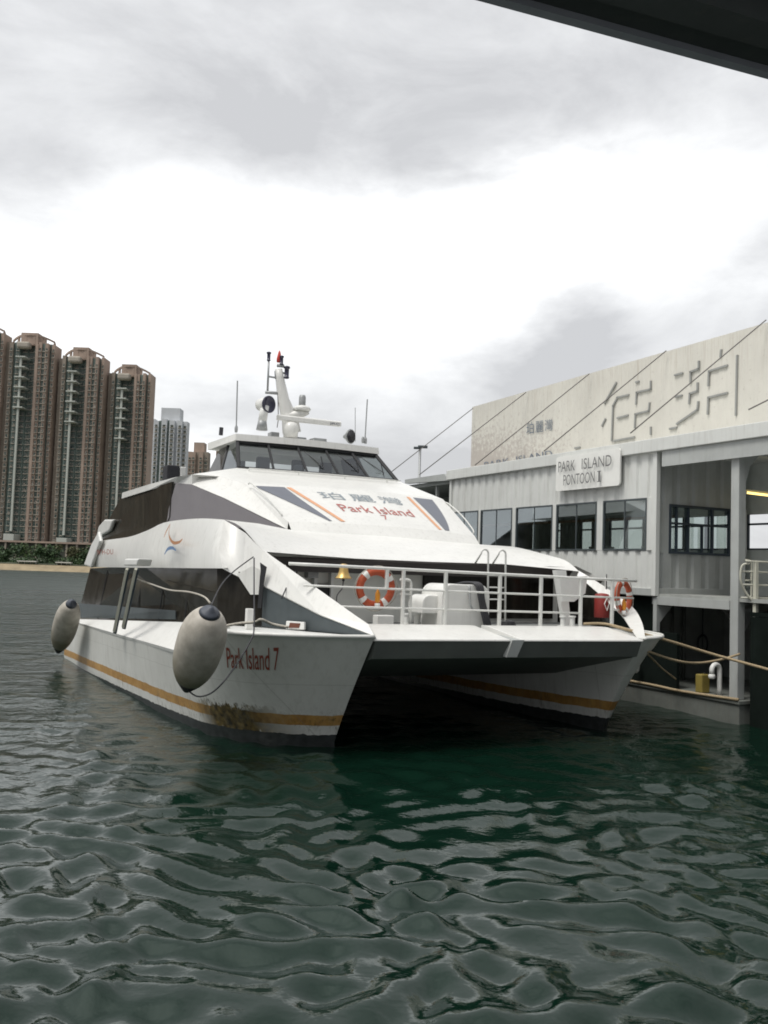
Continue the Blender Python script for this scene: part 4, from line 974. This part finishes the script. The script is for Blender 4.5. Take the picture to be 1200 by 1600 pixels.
t = thing('vent_pipe', 'white swan neck vent pipe standing on the pontoon deck', 'pipe', WL(9.45, 1.55, .5), TH)
MB().tube(smooth_path([(.0, 0, 0), (0, 0, .42), (0, 0, .52)], 3) + [(-.12 + .12 * math.cos(R_(a)), 0, .55 + .12 * math.sin(R_(a))) for a in range(10, 181, 17)] + [(-.24, 0, .46)], .055, 12).build('neck', M['whiteb'], t, True)
MB().lathe([(.055, 0), (.075, .02), (.075, .08), (.055, .1)], (0, 0, 1), (-.24, 0, .36), 12).build('mouth', M['whiteb'], t, True)
t = thing('canister', 'dull yellow canister on the pontoon deck beside the vent pipe', 'canister', WL(9.3, 1.9, .5), TH)
MB().box(-.13, .13, -.1, .1, 0, .42).build('body', M['yellow'], t, bev=.03)
MB().lathe([(.03, .42), (.035, .46)], (0, 0, 1), (0.06, 0, 0), 10).build('cap', M['black'], t)
t = thing('oval_buoy', 'small white float hanging against the dark pontoon side', 'buoy', WL(8.9, 3.6, .95), TH)
MB().lathe([(.02, -.2), (.07, -.15), (.09, 0), (.07, .15), (.02, .2)], (0, 0, 1), (0, 0, 0), 14).build('float', M['whiteb'], t, True)
MB().tube([(0, 0, .18), (0, .05, 1.0)], .008, 5).build('lanyard', M['rope'], t)

# gangway beyond the post: near black block for the shaded gap, deck and cream handrails
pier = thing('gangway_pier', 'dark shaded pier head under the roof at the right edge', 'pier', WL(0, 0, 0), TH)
MB().box(9.2, 16, -4.5, .50, -.6, 2.30).build('pier_wall', M['pdark'], pier)  # near black block in place of the shaded gap between pontoons
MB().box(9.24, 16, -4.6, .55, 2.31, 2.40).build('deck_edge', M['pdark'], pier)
def hrail(u0, v0, v1, label):
    t = thing('handrail', label, 'handrail', WL(u0, v0, 2.48), TH, 'cream handrails on the gangway')
    L = v1 - v0
    for z_ in (1.0, .78, .5, .22): MB().tube([(0, .12 if z_ < .9 else 0, z_), (.9, .0, z_), (3.2, -.3, z_)], .022, 6).build('bar', M['handrail'], t, True)
    MB().tube(smooth_path([(.12, 0, .95), (0, .1, .9), (-.02, .12, .6), (.1, .1, .35), (.28, .0, .1)], 4), .026, 6).build('curved_end', M['handrail'], t, True)
    MB().box(.26, .34, -.04, .04, -.25, 1.0).build('post', M['handrail'], t)
    return t
hrail(8.99, .45, 0, 'cream tube handrail with curved end beyond the pontoon post')
t = thing('gate_loop', 'narrow cream loop rail right beside the pontoon post', 'handrail', WL(9.36, .78, 2.62), TH)
MB().tube([(0, 0, .05), (.14, 0, .06), (.18, 0, .12), (.18, 0, .82), (.14, 0, .88), (0, 0, .9)], .02, 6).build('loop', M['handrail'], t, True)
MB().tube([(0, 0, .45), (.18, 0, .45)], .018, 6).build('cross_bar', M['handrail'], t, True)
t = thing('tube_lamp', 'glowing fluorescent tube under the pontoon roof beside the post', 'lamp', wl((10.637,2.000,5.153)), TH)
MB().tube([(0, 0, 0), (.12, 0, 0)], .035, 8).build('holder', M['whiteb'], t); MB().tube([(.16, 0, -.0), (1.5, 0, -.03)], .028, 8).build('tube', M['tube'], t, True)
MB().box(-.02, 1.5, .05, .1, .0, .08).build('fitting', M['pontd'], t)

# name board
q0 = (8.920,6.887,5.293); q1 = (8.920,4.315,5.369); q2 = (8.920,4.338,6.296)
sg = thing('pontoon_sign', 'white board reading PARK ISLAND PONTOON I on the container wall', 'sign', WL(8.92, q1[1], q1[2]), TH)
vL, vR, z0, z1 = q0[1] - q1[1], 0.0, -.02, q2[2] - q1[2]
sb = MB(); rr = .08; prof = []
for cx, cz, a0_ in ((vR + rr, z0 + rr, 270), (vR + rr, z1 - rr, 180), (vL - rr, z1 - rr, 90), (vL - rr, z0 + rr, 0)):
    for a in (0, -30, -60, -90): prof.append((cx + rr * math.cos(R_(a0_ + a)), cz + rr * math.sin(R_(a0_ + a))))
sb.panel([(0, a, b_) for a, b_ in prof], .05); sb.panel([(0.05, a, b_) for a, b_ in prof], .0)
sb.build('board', M['sign'], sg)
for wd_, fa, fb_ in (('PARK', 0, .33), ('ISLAND', .46, 1)):
    va, vb = lerp(vL - .18, vR + .24, fa), lerp(vL - .18, vR + .24, fb_)
    text_mesh('lettering', wd_, [(-.06, va, z1 * .53), (-.06, vb, z1 * .53), (-.06, vb, z1 * .84), (-.06, va, z1 * .84)], M['signtext'], sg, off=.004, bold=-.004)
for wd_, fa, fb_ in (('PONTOON', .84, .34), ('I', .285, .26)):
    text_mesh('lettering', wd_, [(-.06, vL * fa, z1 * .12), (-.06, vL * fb_, z1 * .12), (-.06, vL * fb_, z1 * .43), (-.06, vL * fa, z1 * .43)], M['signtext'], sg, off=.004, bold=-.004)
for zz in (.12, .405): MB().box(-.072, -.062, vL * .30, vL * .245, z1 * zz, z1 * (zz + .018)).build('lettering', M['signtext'], sg)

# billboard on the back edge of the roof
BU, BV1 = 13.0, 17.7
bt = 9.78
bb = thing('billboard', 'tall cream corrugated hoarding with raised Chinese characters above the pontoon', 'hoarding', WL(BU, 0, 0), TH)
w = MB(); pts = []; v = -8.0
while v < BV1 - .3:
    for a, d in ((0, 0), (.05, .010), (.13, .010), (.18, 0)): pts.append((v + a, d))
    v += .30
pts.append((BV1, 0))
def btop(v): return 9.95 - .012 * v
w.strip([(d, q, 6.0) for q, d in pts], [(d, q, btop(q)) for q, d in pts]); w.strip([(d, q, btop(q)) for q, d in pts], [(d + .12, q, btop(q)) for q, d in pts]); w.strip([(d + .12, q, 6.0) for q, d in pts], [(d + .12, q, btop(q)) for q, d in pts])
w.add([(0, BV1, 6), (.12, BV1, 6), (.12, BV1, btop(BV1)), (0, BV1, btop(BV1))], [(0, 1, 2, 3)])
# a flaked printed picture fades out along its far end
mt, nt, pb = newmat('hoarding_sheet'); c = nt.coord(); nn = nt.noise(nt.mapping(c, (1, 3, 3)), 2.2, 8, .75); X_, Y_, Z_2 = nt.sep(c)
edge = nt.math('MULTIPLY', nt.math('SUBTRACT', Y_, 9.5), .13, clamp=True); hgt = nt.math('SUBTRACT', 1.0, nt.math('MULTIPLY', nt.math('SUBTRACT', Z_2, 7.4), .5), clamp=True)
ff = nt.math('MULTIPLY', nt.ramp(nt.math('MULTIPLY_ADD', nt.math('MULTIPLY', edge, hgt), .30, nn), [(.58, 0.0), (.72, 1.0)]), .55)
cr = nt.ramp(nt.noise(c, .7, 6), [(.3, (.60, .58, .52)), (.7, (.69, .67, .60))])
st_ = nt.math('MULTIPLY', nt.ramp(nt.noise(nt.mapping(c, (1, 9, .35)), 2.0, 5, .7), [(.5, 0.0), (.75, 1.0)]), nt.math('MULTIPLY', nt.math('SUBTRACT', Z_2, 8.3), .42, clamp=True))
cr = nt.mix(st_, cr, (.36, .29, .22))
nt.put(pb.inputs['Base Color'], nt.mix(ff, cr, (.34, .28, .25))); pb.inputs['Roughness'].default_value = .6
w.build('panel', mt, bb)
text_mesh('lettering', '珀麗灣', [(-.025,) + (12.950,13.891,8.151)[1:], (-.025,) + (12.950,12.334,8.128)[1:], (-.025,) + (12.950,12.349,8.541)[1:], (-.025,) + (12.950,13.908,8.606)[1:]], M['greytext'], bb, off=.01, spacing=1.2)
for wd_, bl_, br_, tr_, tl_ in (('PARK', (12.950,16.652,7.097), (12.950,14.948,7.127), (12.950,14.959,7.396), (12.950,16.665,7.378)), ('ISLAND', (12.950,14.494,7.135), (12.950,12.338,7.172), (12.950,12.347,7.423), (12.950,14.505,7.402))):
    text_mesh('lettering', wd_, [(-.025,) + q_[1:] for q_ in (bl_, br_, tr_, tl_)], M['greytext'], bb, off=.01)
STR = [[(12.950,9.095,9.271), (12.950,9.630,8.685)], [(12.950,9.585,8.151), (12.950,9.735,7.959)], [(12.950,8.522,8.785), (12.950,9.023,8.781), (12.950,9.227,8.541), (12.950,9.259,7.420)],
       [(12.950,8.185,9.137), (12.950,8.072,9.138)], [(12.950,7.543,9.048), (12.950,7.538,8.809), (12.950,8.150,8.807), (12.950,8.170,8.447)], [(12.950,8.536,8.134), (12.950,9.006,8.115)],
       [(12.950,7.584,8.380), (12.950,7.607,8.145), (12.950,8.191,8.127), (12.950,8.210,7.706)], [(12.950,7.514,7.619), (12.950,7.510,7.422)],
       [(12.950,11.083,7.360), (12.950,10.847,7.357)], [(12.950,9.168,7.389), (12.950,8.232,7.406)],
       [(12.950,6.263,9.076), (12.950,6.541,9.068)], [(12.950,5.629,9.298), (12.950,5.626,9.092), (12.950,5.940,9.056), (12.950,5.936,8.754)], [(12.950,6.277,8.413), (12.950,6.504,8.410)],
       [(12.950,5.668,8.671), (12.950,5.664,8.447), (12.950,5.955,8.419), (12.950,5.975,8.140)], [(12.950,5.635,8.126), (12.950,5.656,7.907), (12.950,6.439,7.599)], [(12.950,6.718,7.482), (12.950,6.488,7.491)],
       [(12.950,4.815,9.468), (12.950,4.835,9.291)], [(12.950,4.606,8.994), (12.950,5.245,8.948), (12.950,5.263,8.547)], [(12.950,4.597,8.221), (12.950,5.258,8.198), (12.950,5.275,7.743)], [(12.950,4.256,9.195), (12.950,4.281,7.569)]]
for s_ in STR:  # dark bars painted for the shaded edges of the raised characters
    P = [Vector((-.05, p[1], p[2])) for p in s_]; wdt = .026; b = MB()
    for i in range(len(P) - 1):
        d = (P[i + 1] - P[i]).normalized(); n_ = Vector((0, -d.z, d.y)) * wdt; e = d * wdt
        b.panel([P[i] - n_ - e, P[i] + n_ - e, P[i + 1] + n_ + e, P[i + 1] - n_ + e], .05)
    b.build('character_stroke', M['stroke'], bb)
# bracing behind the hoarding
for v in (-6, -2, 2, 6, 10, 14, 17.3): MB().tube([(.25, v, 6.0), (.25, v, btop(v) - .1)], .06, 6).build('hoarding_stay', M['steel'], bb)

# guy wires from hoarding top to the roof edge
labs = ['first guy wire at the far end of the hoarding, dropping towards the ferry', 'second guy wire from the far end of the hoarding', 'third guy wire, crossing the small dark characters', 'fourth guy wire, crossing the left big character', 'fifth guy wire, crossing the right big character', 'nearest guy wire at the right edge of the hoarding']
for lab, a, b_ in zip(labs, [(12.900,17.491,9.641), (12.900,13.883,9.720), (12.900,10.332,9.779), (12.900,6.840,9.853), (12.900,3.253,9.951), (12.900,0.803,8.445)], [(9.200,17.331,6.757), (9.200,15.162,6.467), (9.200,11.475,6.497), (9.200,7.822,6.590), (9.200,4.261,6.689), (9.200,0.590,6.772)]):
    loose_tube('guy_wire', [a, b_], .017, M['cable'], lab, 'wire', 'guy wires from the hoarding to the roof edge', sm=False, seg=5)

# far covered walkway beyond the container
wk = thing('covered_walkway', 'low grey roofed walkway behind the container block by the ferry', 'walkway', WL(0, 0, 0), TH)
MB().panel([(9.300,16.059,6.353), (9.300,13.230,6.348), (9.3, 12.95, 6.1), (9.300,16.050,6.209)], .2).build('fascia', M['pontd'], wk)
MB().box(9.3, 13, 12.95, 22, 6.02, 6.16).build('roof', M['pontd'], wk)
MB().box(9.5, 13, 12.95, 22, 5.0, 5.15).build('inner_beam', M['lower'], wk)
MB().box(12.2, 12.3, 12.95, 22, .6, 6.0).build('back_wall', M['lower'], wk)
MB().box(9.3, 13, 12.95, 22, .3, 2.7).build('base', M['lower'], wk)
for v in (14.2, 17.5, 21): MB().box(9.4, 9.5, v, v + .1, 2.7, 6.02).build('post', M['pontd'], wk)
lp = thing('lamp_post', 'thin lamp post with small twin heads beyond the walkway roof', 'lamp post', ((1.602,42.000,7.394)[0], 42, 0), 0)
zt = (1.560,42.000,8.758)[2]
MB().tube([(0, 0, 0), (0, 0, zt)], .06, 8).build('pole', M['steel'], lp, True)
MB().box(-.1, .35, -.1, .1, zt, zt + .12).box(-.3, -.05, -.1, .1, zt - .05, zt + .05).build('lamp_head', M['dgrey'], lp, bev=.02)

# canopy over the viewer
cp = thing('pier_canopy', 'dark underside of the pier canopy overhead at top right', 'canopy', (0, 0, 0), 0)
e0 = Vector((.31, 3.64, 5.5)); e1 = Vector((1.78, 4.17, 5.5)); d = (e1 - e0).normalized(); n_ = Vector((d.y, -d.x, 0))
a = e0 - d * 6; b_ = e1 + d * 10
def slab(o0, o1, z0, z1, name, mat):
    p = [a + n_ * o0, b_ + n_ * o0, b_ + n_ * o1, a + n_ * o1]
    MB().add([(q.x, q.y, z0) for q in p] + [(q.x, q.y, z1) for q in p], [(3, 2, 1, 0), (4, 5, 6, 7), (0, 1, 5, 4), (1, 2, 6, 5), (2, 3, 7, 6), (3, 0, 4, 7)]).build(name, mat, cp)
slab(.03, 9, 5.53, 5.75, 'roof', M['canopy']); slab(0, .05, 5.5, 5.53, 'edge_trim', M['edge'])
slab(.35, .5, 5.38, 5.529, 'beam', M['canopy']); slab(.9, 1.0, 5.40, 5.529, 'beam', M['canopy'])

# ---------------------------------------------------------------- far shore
sand = plain('beach_sand', (.30, .24, .15), .9, var=.25, scale=.5)
soil = plain('shore_soil', (.07, .08, .05), .95, var=.3, scale=.1)
b = MB(); A = [(-900, 182, -.3), (600, 182, -.3)]; B = [(-900, 186, 1.25), (600, 186, 1.25)]
b.strip(A, B).build('beach', sand, None, fix=True); bpy.data.objects['beach']['kind'] = 'structure'
b = MB(); b.strip([(-1500, 185.9, 1.3), (1500, 185.9, 1.3)], [(-1500, 190, 1.9), (1500, 190, 1.9)]); b.strip([(-1500, 190, 1.9), (1500, 190, 1.9)], [(-1500, 3000, 2.2), (1500, 3000, 2.2)])
o = b.build('ground', soil); o['kind'] = 'structure'

def leafmat(name, c0, c1):
    mt, nt, pb = newmat(name)
    gi = nt.node('ShaderNodeNewGeometry'); nt.put(pb.inputs['Base Color'], nt.ramp(nt.math('ADD', nt.math('MULTIPLY', gi.outputs['Random Per Island'], .6), nt.math('MULTIPLY', nt.noise(nt.coord(), .5, 3), .4)), [(.2, c0), (.8, c1)]))
    pb.inputs['Roughness'].default_value = .7; return mt
LM = [leafmat('leaf_dark', (.02, .045, .018), (.06, .11, .035)), leafmat('leaf_mid', (.03, .06, .018), (.09, .14, .04)), leafmat('leaf_olive', (.05, .055, .02), (.12, .12, .05))]
bark = plain('bark', (.10, .08, .06), .9)
def tree(x, y, h, wd, mi, label):
    h *= .78
    t = thing('tree', label, 'tree', (x, y, 1.8), 0, 'trees along the far shore')
    MB().tube([(0, 0, 0), (.1, 0, h * .4), (-.1, 0, h * .75)], .15, 6, radii=[.22, .14, .06]).tube([(.1, 0, h * .4), (wd * .3, .2, h * .7)], .06, 5).tube([(.05, 0, h * .35), (-wd * .3, -.2, h * .65)], .06, 5).build('trunk', bark, t)
    g = random.Random(int(x * 13 + h * 7)); cl = [(g.uniform(-.5, .5) * wd, g.uniform(-.4, .4) * wd, h * g.uniform(.22, .92), g.uniform(.18, .3) * wd) for _ in range(11)]
    b = MB()
    for _ in range(900):
        cx, cy, cz, r = g.choice(cl); a_ = g.uniform(0, 6.28); q = math.acos(g.uniform(-1, 1)); rr = r * g.random() ** .4
        p = Vector((cx + rr * math.sin(q) * math.cos(a_), cy + rr * math.sin(q) * math.sin(a_), max(.1, cz + rr * .8 * math.cos(q))))
        s = g.uniform(.12, .28); u1 = Vector((g.uniform(-1, 1), g.uniform(-1, 1), g.uniform(-1, 1))).normalized() * s; u2 = u1.cross(Vector((g.uniform(-1, 1), g.uniform(-1, 1), g.uniform(-1, 1)))).normalized() * s
        b.add([p - u1, p + u2, p + u1, p - u2], [(0, 1, 2, 3)])
    b.build('crown', LM[mi], t, fix=False)
kinds = ['dark green tree', 'mid green bushy tree', 'olive brown shrubby tree']
seq = [(-104, 191, 4.6, 6.5, 0), (-97, 193, 5.2, 6.5, 1), (-90.5, 190, 4.2, 6, 2), (-85, 192, 5.0, 6, 1), (-80, 190, 4.6, 5.5, 0), (-75.5, 192.5, 4.4, 5.5, 1), (-71, 190.5, 4.2, 5, 0), (-66.5, 192, 4.6, 5.5, 2), (-61.5, 190.5, 4.1, 5.5, 0), (-56, 192, 4.6, 6, 1), (-50, 191, 4.4, 6, 0)]
spots = ['at the far left edge of the shore', 'left of the first spine foot', 'just under the first tower spine', 'right of the first tower spine', 'standing before the first tower', 'between the two spine feet', 'left of the second spine foot', 'below the second tower spine', 'next to the ferry stern', 'mostly behind the ferry stern', 'hidden furthest behind the stern']
for (x_, y_, h_, w_, k_), s_ in zip(seq, spots): tree(x_, y_, h_, w_, k_, '%s on the shore %s' % (kinds[k_], s_))
# low scrub fringe
g = random.Random(3); b = MB()
for _ in range(9000):
    x_ = g.uniform(-125, -35); y_ = g.uniform(187, 190.5); p = Vector((x_, y_, 1.6 + g.random() ** 2 * (1.1 + .9 * math.sin(x_ * .5) * math.sin(x_ * .23))))
    s = g.uniform(.1, .25); u1 = Vector((g.uniform(-1, 1), g.uniform(-1, 1), g.uniform(-1, 1))).normalized() * s; u2 = u1.cross(Vector((g.uniform(-1, 1), g.uniform(-1, 1), g.uniform(-1, 1)))).normalized() * s
    b.add([p - u1, p + u2, p + u1, p - u2], [(0, 1, 2, 3)])
tag(b.build('shore_scrub', LM[0], None, fix=False), 'low green scrub growing along the top of the beach', 'scrub', kind='stuff')
for (xa, xb, lab) in ((28, 58, 'flat pale roofed shelter on the shore, left one'), (88, 112, 'small pale shelter on the shore nearer the ferry stern')):
    pa = (-73.653,186.500,1.862) if xa == 28 else (-66.072,186.500,1.846); L_ = (xb - xa) / 1400 * 186
    t = thing('shelter', lab, 'shelter', (pa[0], 186.5, 1.2), 0, 'pale shelters on the shore')
    MB().box(-L_ / 2, L_ / 2, -.6, .6, pa[2] - 1.2 - .1, pa[2] - 1.2 + .1).build('roof', M['cream'], t)
    for q in (-.45, -.15, .15, .45): MB().box(L_ * q - .06, L_ * q + .06, -.06, .06, 0, pa[2] - 1.3).build('post', M['cream'], t)

# towers, tile colours lightened to stand in for haze
tw_a = plain('tile_pinkish', (.40, .305, .245), .8, var=.2, scale=.15)
tw_b = plain('tile_brown', (.32, .275, .225), .8, var=.2, scale=.15)
tw_g = plain('tile_green', (.15, .19, .17), .7, var=.25, scale=.15)
tw_c = plain('tile_grey', (.60, .62, .64), .8, var=.1, scale=.1)
tw_d = plain('trim_cream', (.42, .38, .32), .8, var=.15, scale=.2)
tw_w = plain('spine_white', (.50, .52, .47), .7)
glz, _nt, _b = newmat('flat_glass'); _oi = _nt.node('ShaderNodeObjectInfo')
_v = _nt.math('FRACT', _nt.math('ADD', _oi.outputs['Random'], _nt.math('MULTIPLY', _nt.noise(_nt.coord(), .37, 2), 9.0)))
_nt.put(_b.inputs['Base Color'], _nt.ramp(_v, [(.0, (.02, .03, .03)), (.45, (.05, .08, .07)), (.7, (.12, .14, .12)), (.88, (.30, .24, .20)), (1.0, (.5, .48, .42))])); _b.inputs['Roughness'].default_value = .25
win_me = {}
def window_mesh(w_, h_):
    k = (round(w_, 2), round(h_, 2))
    if k not in win_me:
        b = MB(); b.box(-w_ / 2, w_ / 2, -.12, .3, 0, h_, 0); b.box(-w_ / 2 - .25, w_ / 2 + .25, -.5, .3, -.35, -.05, 1)
        me = bpy.data.meshes.new('window'); me.from_pydata(b.v, [], b.f); me.materials.append(glz); me.materials.append(tw_d)
        me.polygons.foreach_set('material_index', b.mi); win_me[k] = (me, b)
    return win_me[k]
def tower(label, x, y, zb, zt, bays, yaw=0.0, fl=2.75, pole=None, pb=(0, 0), crown=True, group='residential towers on the far shore', wall=None):
    """bays: (x0, x1, depth, kind) measured from the tower axis; kind p pink, b brown, g green, c grey; capital = with windows"""
    t = thing('residential_tower', label, 'tower block', (x, y, zb), yaw, group)
    H_ = zt - zb; mats = dict(p=tw_a, b=tw_b, g=tw_g, c=tw_c); nw = 0; rest = MB(); g = random.Random(int(x * 7 + y))
    wins = []
    for (x0, x1, dp, kd) in bays:
        wb_ = MB(); wb_.box(x0, x1, -dp, 6.5, 0, H_ + (0 if not crown else 0) - g.uniform(0, 1.5))
        wb_.build('wall', mats[kd[0].lower()], t)
        w_ = x1 - x0
        if kd[0].isupper():
            ww = min(2.0, w_ * .55); n = max(1, int(w_ / 3.4))
            for k in range(n):
                cx = x0 + w_ * (k + .5) / n; z_ = 3.2
                while z_ < H_ - 3.5:
                    wins.append((cx, -dp, z_, ww if len(kd) == 1 else w_ * .8)); z_ += fl
    # the hundred windows nearest the top of the facade are single parts, the rest one part
    wins.sort(key=lambda q: q[2])
    for i, (cx, yy_, z_, ww) in enumerate(wins):
        me, b = window_mesh(ww, 1.35)
        if i < 100:
            o = bpy.data.objects.new('window', me); COL.objects.link(o); o.parent = t; o.location = (cx, yy_, z_)
        else: rest.add([(a + cx, c_ + yy_, d_ + z_) for a, c_, d_ in b.v], b.f); rest.mi[-len(b.f):] = b.mi
    if rest.f: tag(rest.build('window', [glz, tw_d], t, fix=False), kind='stuff')
    if crown:
        xm = (bays[0][0] + bays[-1][1]) / 2; wd = (bays[-1][1] - bays[0][0])
        c_ = MB(); prev = None
        for i in range(11):
            s = -1 + 2 * i / 10; px_ = xm + s * wd * .42; zz = H_ + 2.6 - 2.2 * s * s; py_ = -3.5 + 5 * s * s
            if i in (0, 2, 4, 6, 8, 10): c_.box(px_ - .5, px_ + .5, py_ + .2, py_ + .9, H_ - 1.5, zz)
            if prev: 
                c_.add([(prev[0], prev[1], prev[2]), (px_, py_, zz), (px_, py_, zz + .9), (prev[0], prev[1], prev[2] + .9), (prev[0], prev[1] + 1.2, prev[2]), (px_, py_ + 1.2, zz), (px_, py_ + 1.2, zz + .9), (prev[0], prev[1] + 1.2, prev[2] + .9)], [(0, 1, 2, 3), (3, 2, 6, 7), (4, 7, 6, 5), (0, 4, 5, 1)])
            prev = (px_, py_, zz)
        c_.build('crown_frame', tw_a, t)
        MB().box(xm - wd * .18, xm + wd * .16, -3, 8, H_ - 2, H_ + 3.9).build('plant_room', tw_a, t)
        if pole is not None:
            MB().box(pole - 3.0, pole + 3.0, -6.2, -2, H_ - 4.0, H_ - 1.0).build('balcony_drum', tw_d, t, bev=.8)
    if pole is not None:
        dp = 6.5
        MB().box(pole - .45, pole + .45, -dp - .9, -dp, 6, H_ - 9).build('spine', tw_w, t)
        for i in range(6): MB().box(pole - 2.3, pole + 2.3, -dp - 1.6, -1.5, H_ - 9 - i * 4.75, H_ - 8.4 - i * 4.75).build('spine_fin', tw_w, t, bev=.1)
        MB().box(pole - 2.4, pole + 2.4, -dp - 3, -1.5, -.3, 4.6).build('spine_foot', tw_w, t, bev=.1)
    return t
D_ = 420.0
def PX(px, D=D_): return (px - 600) * D / 1400
def bays_for(cx, s):
    e = [(-11.5, -9.3, 1.0, 'b'), (-9.3, -7.6, 2.6, 'B'), (-7.6, -6.0, 1.4, 'g'), (-6.0, -4.2, 3.2, 'G'), (-4.2, -1.2, .4, 'G'), (-1.2, 1.6, .0, 'G'), (1.6, 3.2, 1.6, 'G'), (3.2, 4.5, 4.0, 'p'), (4.5, 6.0, 3.6, 'P'), (6.0, 7.8, 3.0, 'G'), (7.8, 9.2, 4.2, 'P'), (9.2, 10.2, 1.6, 'g'), (10.2, 11.6, 2.4, 'P')]
    return [(a * s, b_ * s, d_, k_) for a, b_, d_, k_ in e]
zg = 8.0
tower('pink and green residential tower with white spine, leftmost full tower', (-169.523,420.000,53.531)[0], D_, zg, (-171.203,420.000,103.954)[2], bays_for(0, 1.02), pole=-2.0)
tower('pink and green residential tower with white spine, middle of the three', (-145.722,420.000,54.322)[0], D_ + 2, zg - 1.0, (-146.275,420.000,98.322)[2], bays_for(0, .95), pole=-2.2)
tower('pink and green residential tower with white spine, rightmost of the three', (-123.725,420.000,55.052)[0], D_ + 6, zg - 2, (-121.947,420.000,91.759)[2], bays_for(0, .89), pole=-1.8)
tower('brown residential tower cut off by the left edge of the view', (-192.715,420.000,52.760)[0], D_ - 2, zg, (-188.166,420.000,108.012)[2], bays_for(0, 1.0), pole=-3.0)
src = [o for o in bpy.data.objects if o.get('label', '').startswith('brown residential tower cut')][0]
for i, nm in enumerate(('first', 'second', 'third', 'fourth', 'fifth', 'sixth', 'seventh', 'eighth', 'ninth')):
    c_ = copy_tree(src); c_.location.x -= 25 * (i + 1); c_.location.y -= 5.0 * (i + 1); c_['label'] = 'brown and green tower outside the left frame edge, %s beyond the cut off one' % nm
D2 = 520.0
gb_ = [(-10.5, -8, 0, 'c'), (-8, -5.5, 1.8, 'C'), (-5.5, -3.6, .6, 'g'), (-3.6, -.6, 2.6, 'C'), (-.6, 1.0, .4, 'g'), (1.0, 4.0, 2.6, 'C'), (4.0, 5.6, .4, 'c'), (5.6, 8.2, 1.8, 'C'), (8.2, 10.8, 0, 'C')]
tg = tower('pale grey residential tower between the pink towers and the wheelhouse', (-127.435,520.000,68.277)[0], D2, 0, (-126.748,520.000,85.260)[2], gb_, crown=False)
MB().box(-5, 6, 1, 10, 0, (-127.072,520.000,92.052)[2]).build('plant_room', tw_c, tg)
pb_ = [(-6.5, -4, 1, 'P'), (-4, -1.5, 2.4, 'P'), (-1.5, .5, .6, 'b'), (.5, 3.2, 2.2, 'P'), (3.2, 6.2, 1, 'B')]
tp = tower('low brown residential tower right of the pale grey tower', (-117.543,560.000,73.945)[0], 560, 0, (-117.451,560.000,71.923)[2], pb_, crown=False)
MB().box(-3.5, 3, 1, 9, 0, (-117.710,560.000,77.587)[2]).build('plant_room', tw_a, tp)
tower('brown tower half hidden behind the wheelhouse side', (-103.876,560.000,74.399)[0], 580, 0, (-106.155,560.000,80.404)[2], pb_, crown=False)
# podium under the towers
pd_ = thing('podium', 'dark podium wall running under the pink and green towers', 'podium', ((-142.162,400.000,8.664)[0], 400, 0), 0)
MB().box(-75, 60, 6, 30, 0, 9.2).build('wall', plain('podium_wall', (.07, .075, .06), .9, var=.3, scale=.1), pd_)
for i in range(28): MB().box(-70 + i * 4.6, -69.2 + i * 4.6, 5, 6.0, 0, 8.8).build('pillar', tw_b, pd_)
MB().box(-75, 60, 4.6, 6, 8.8, 9.6).build('cornice', tw_a, pd_)
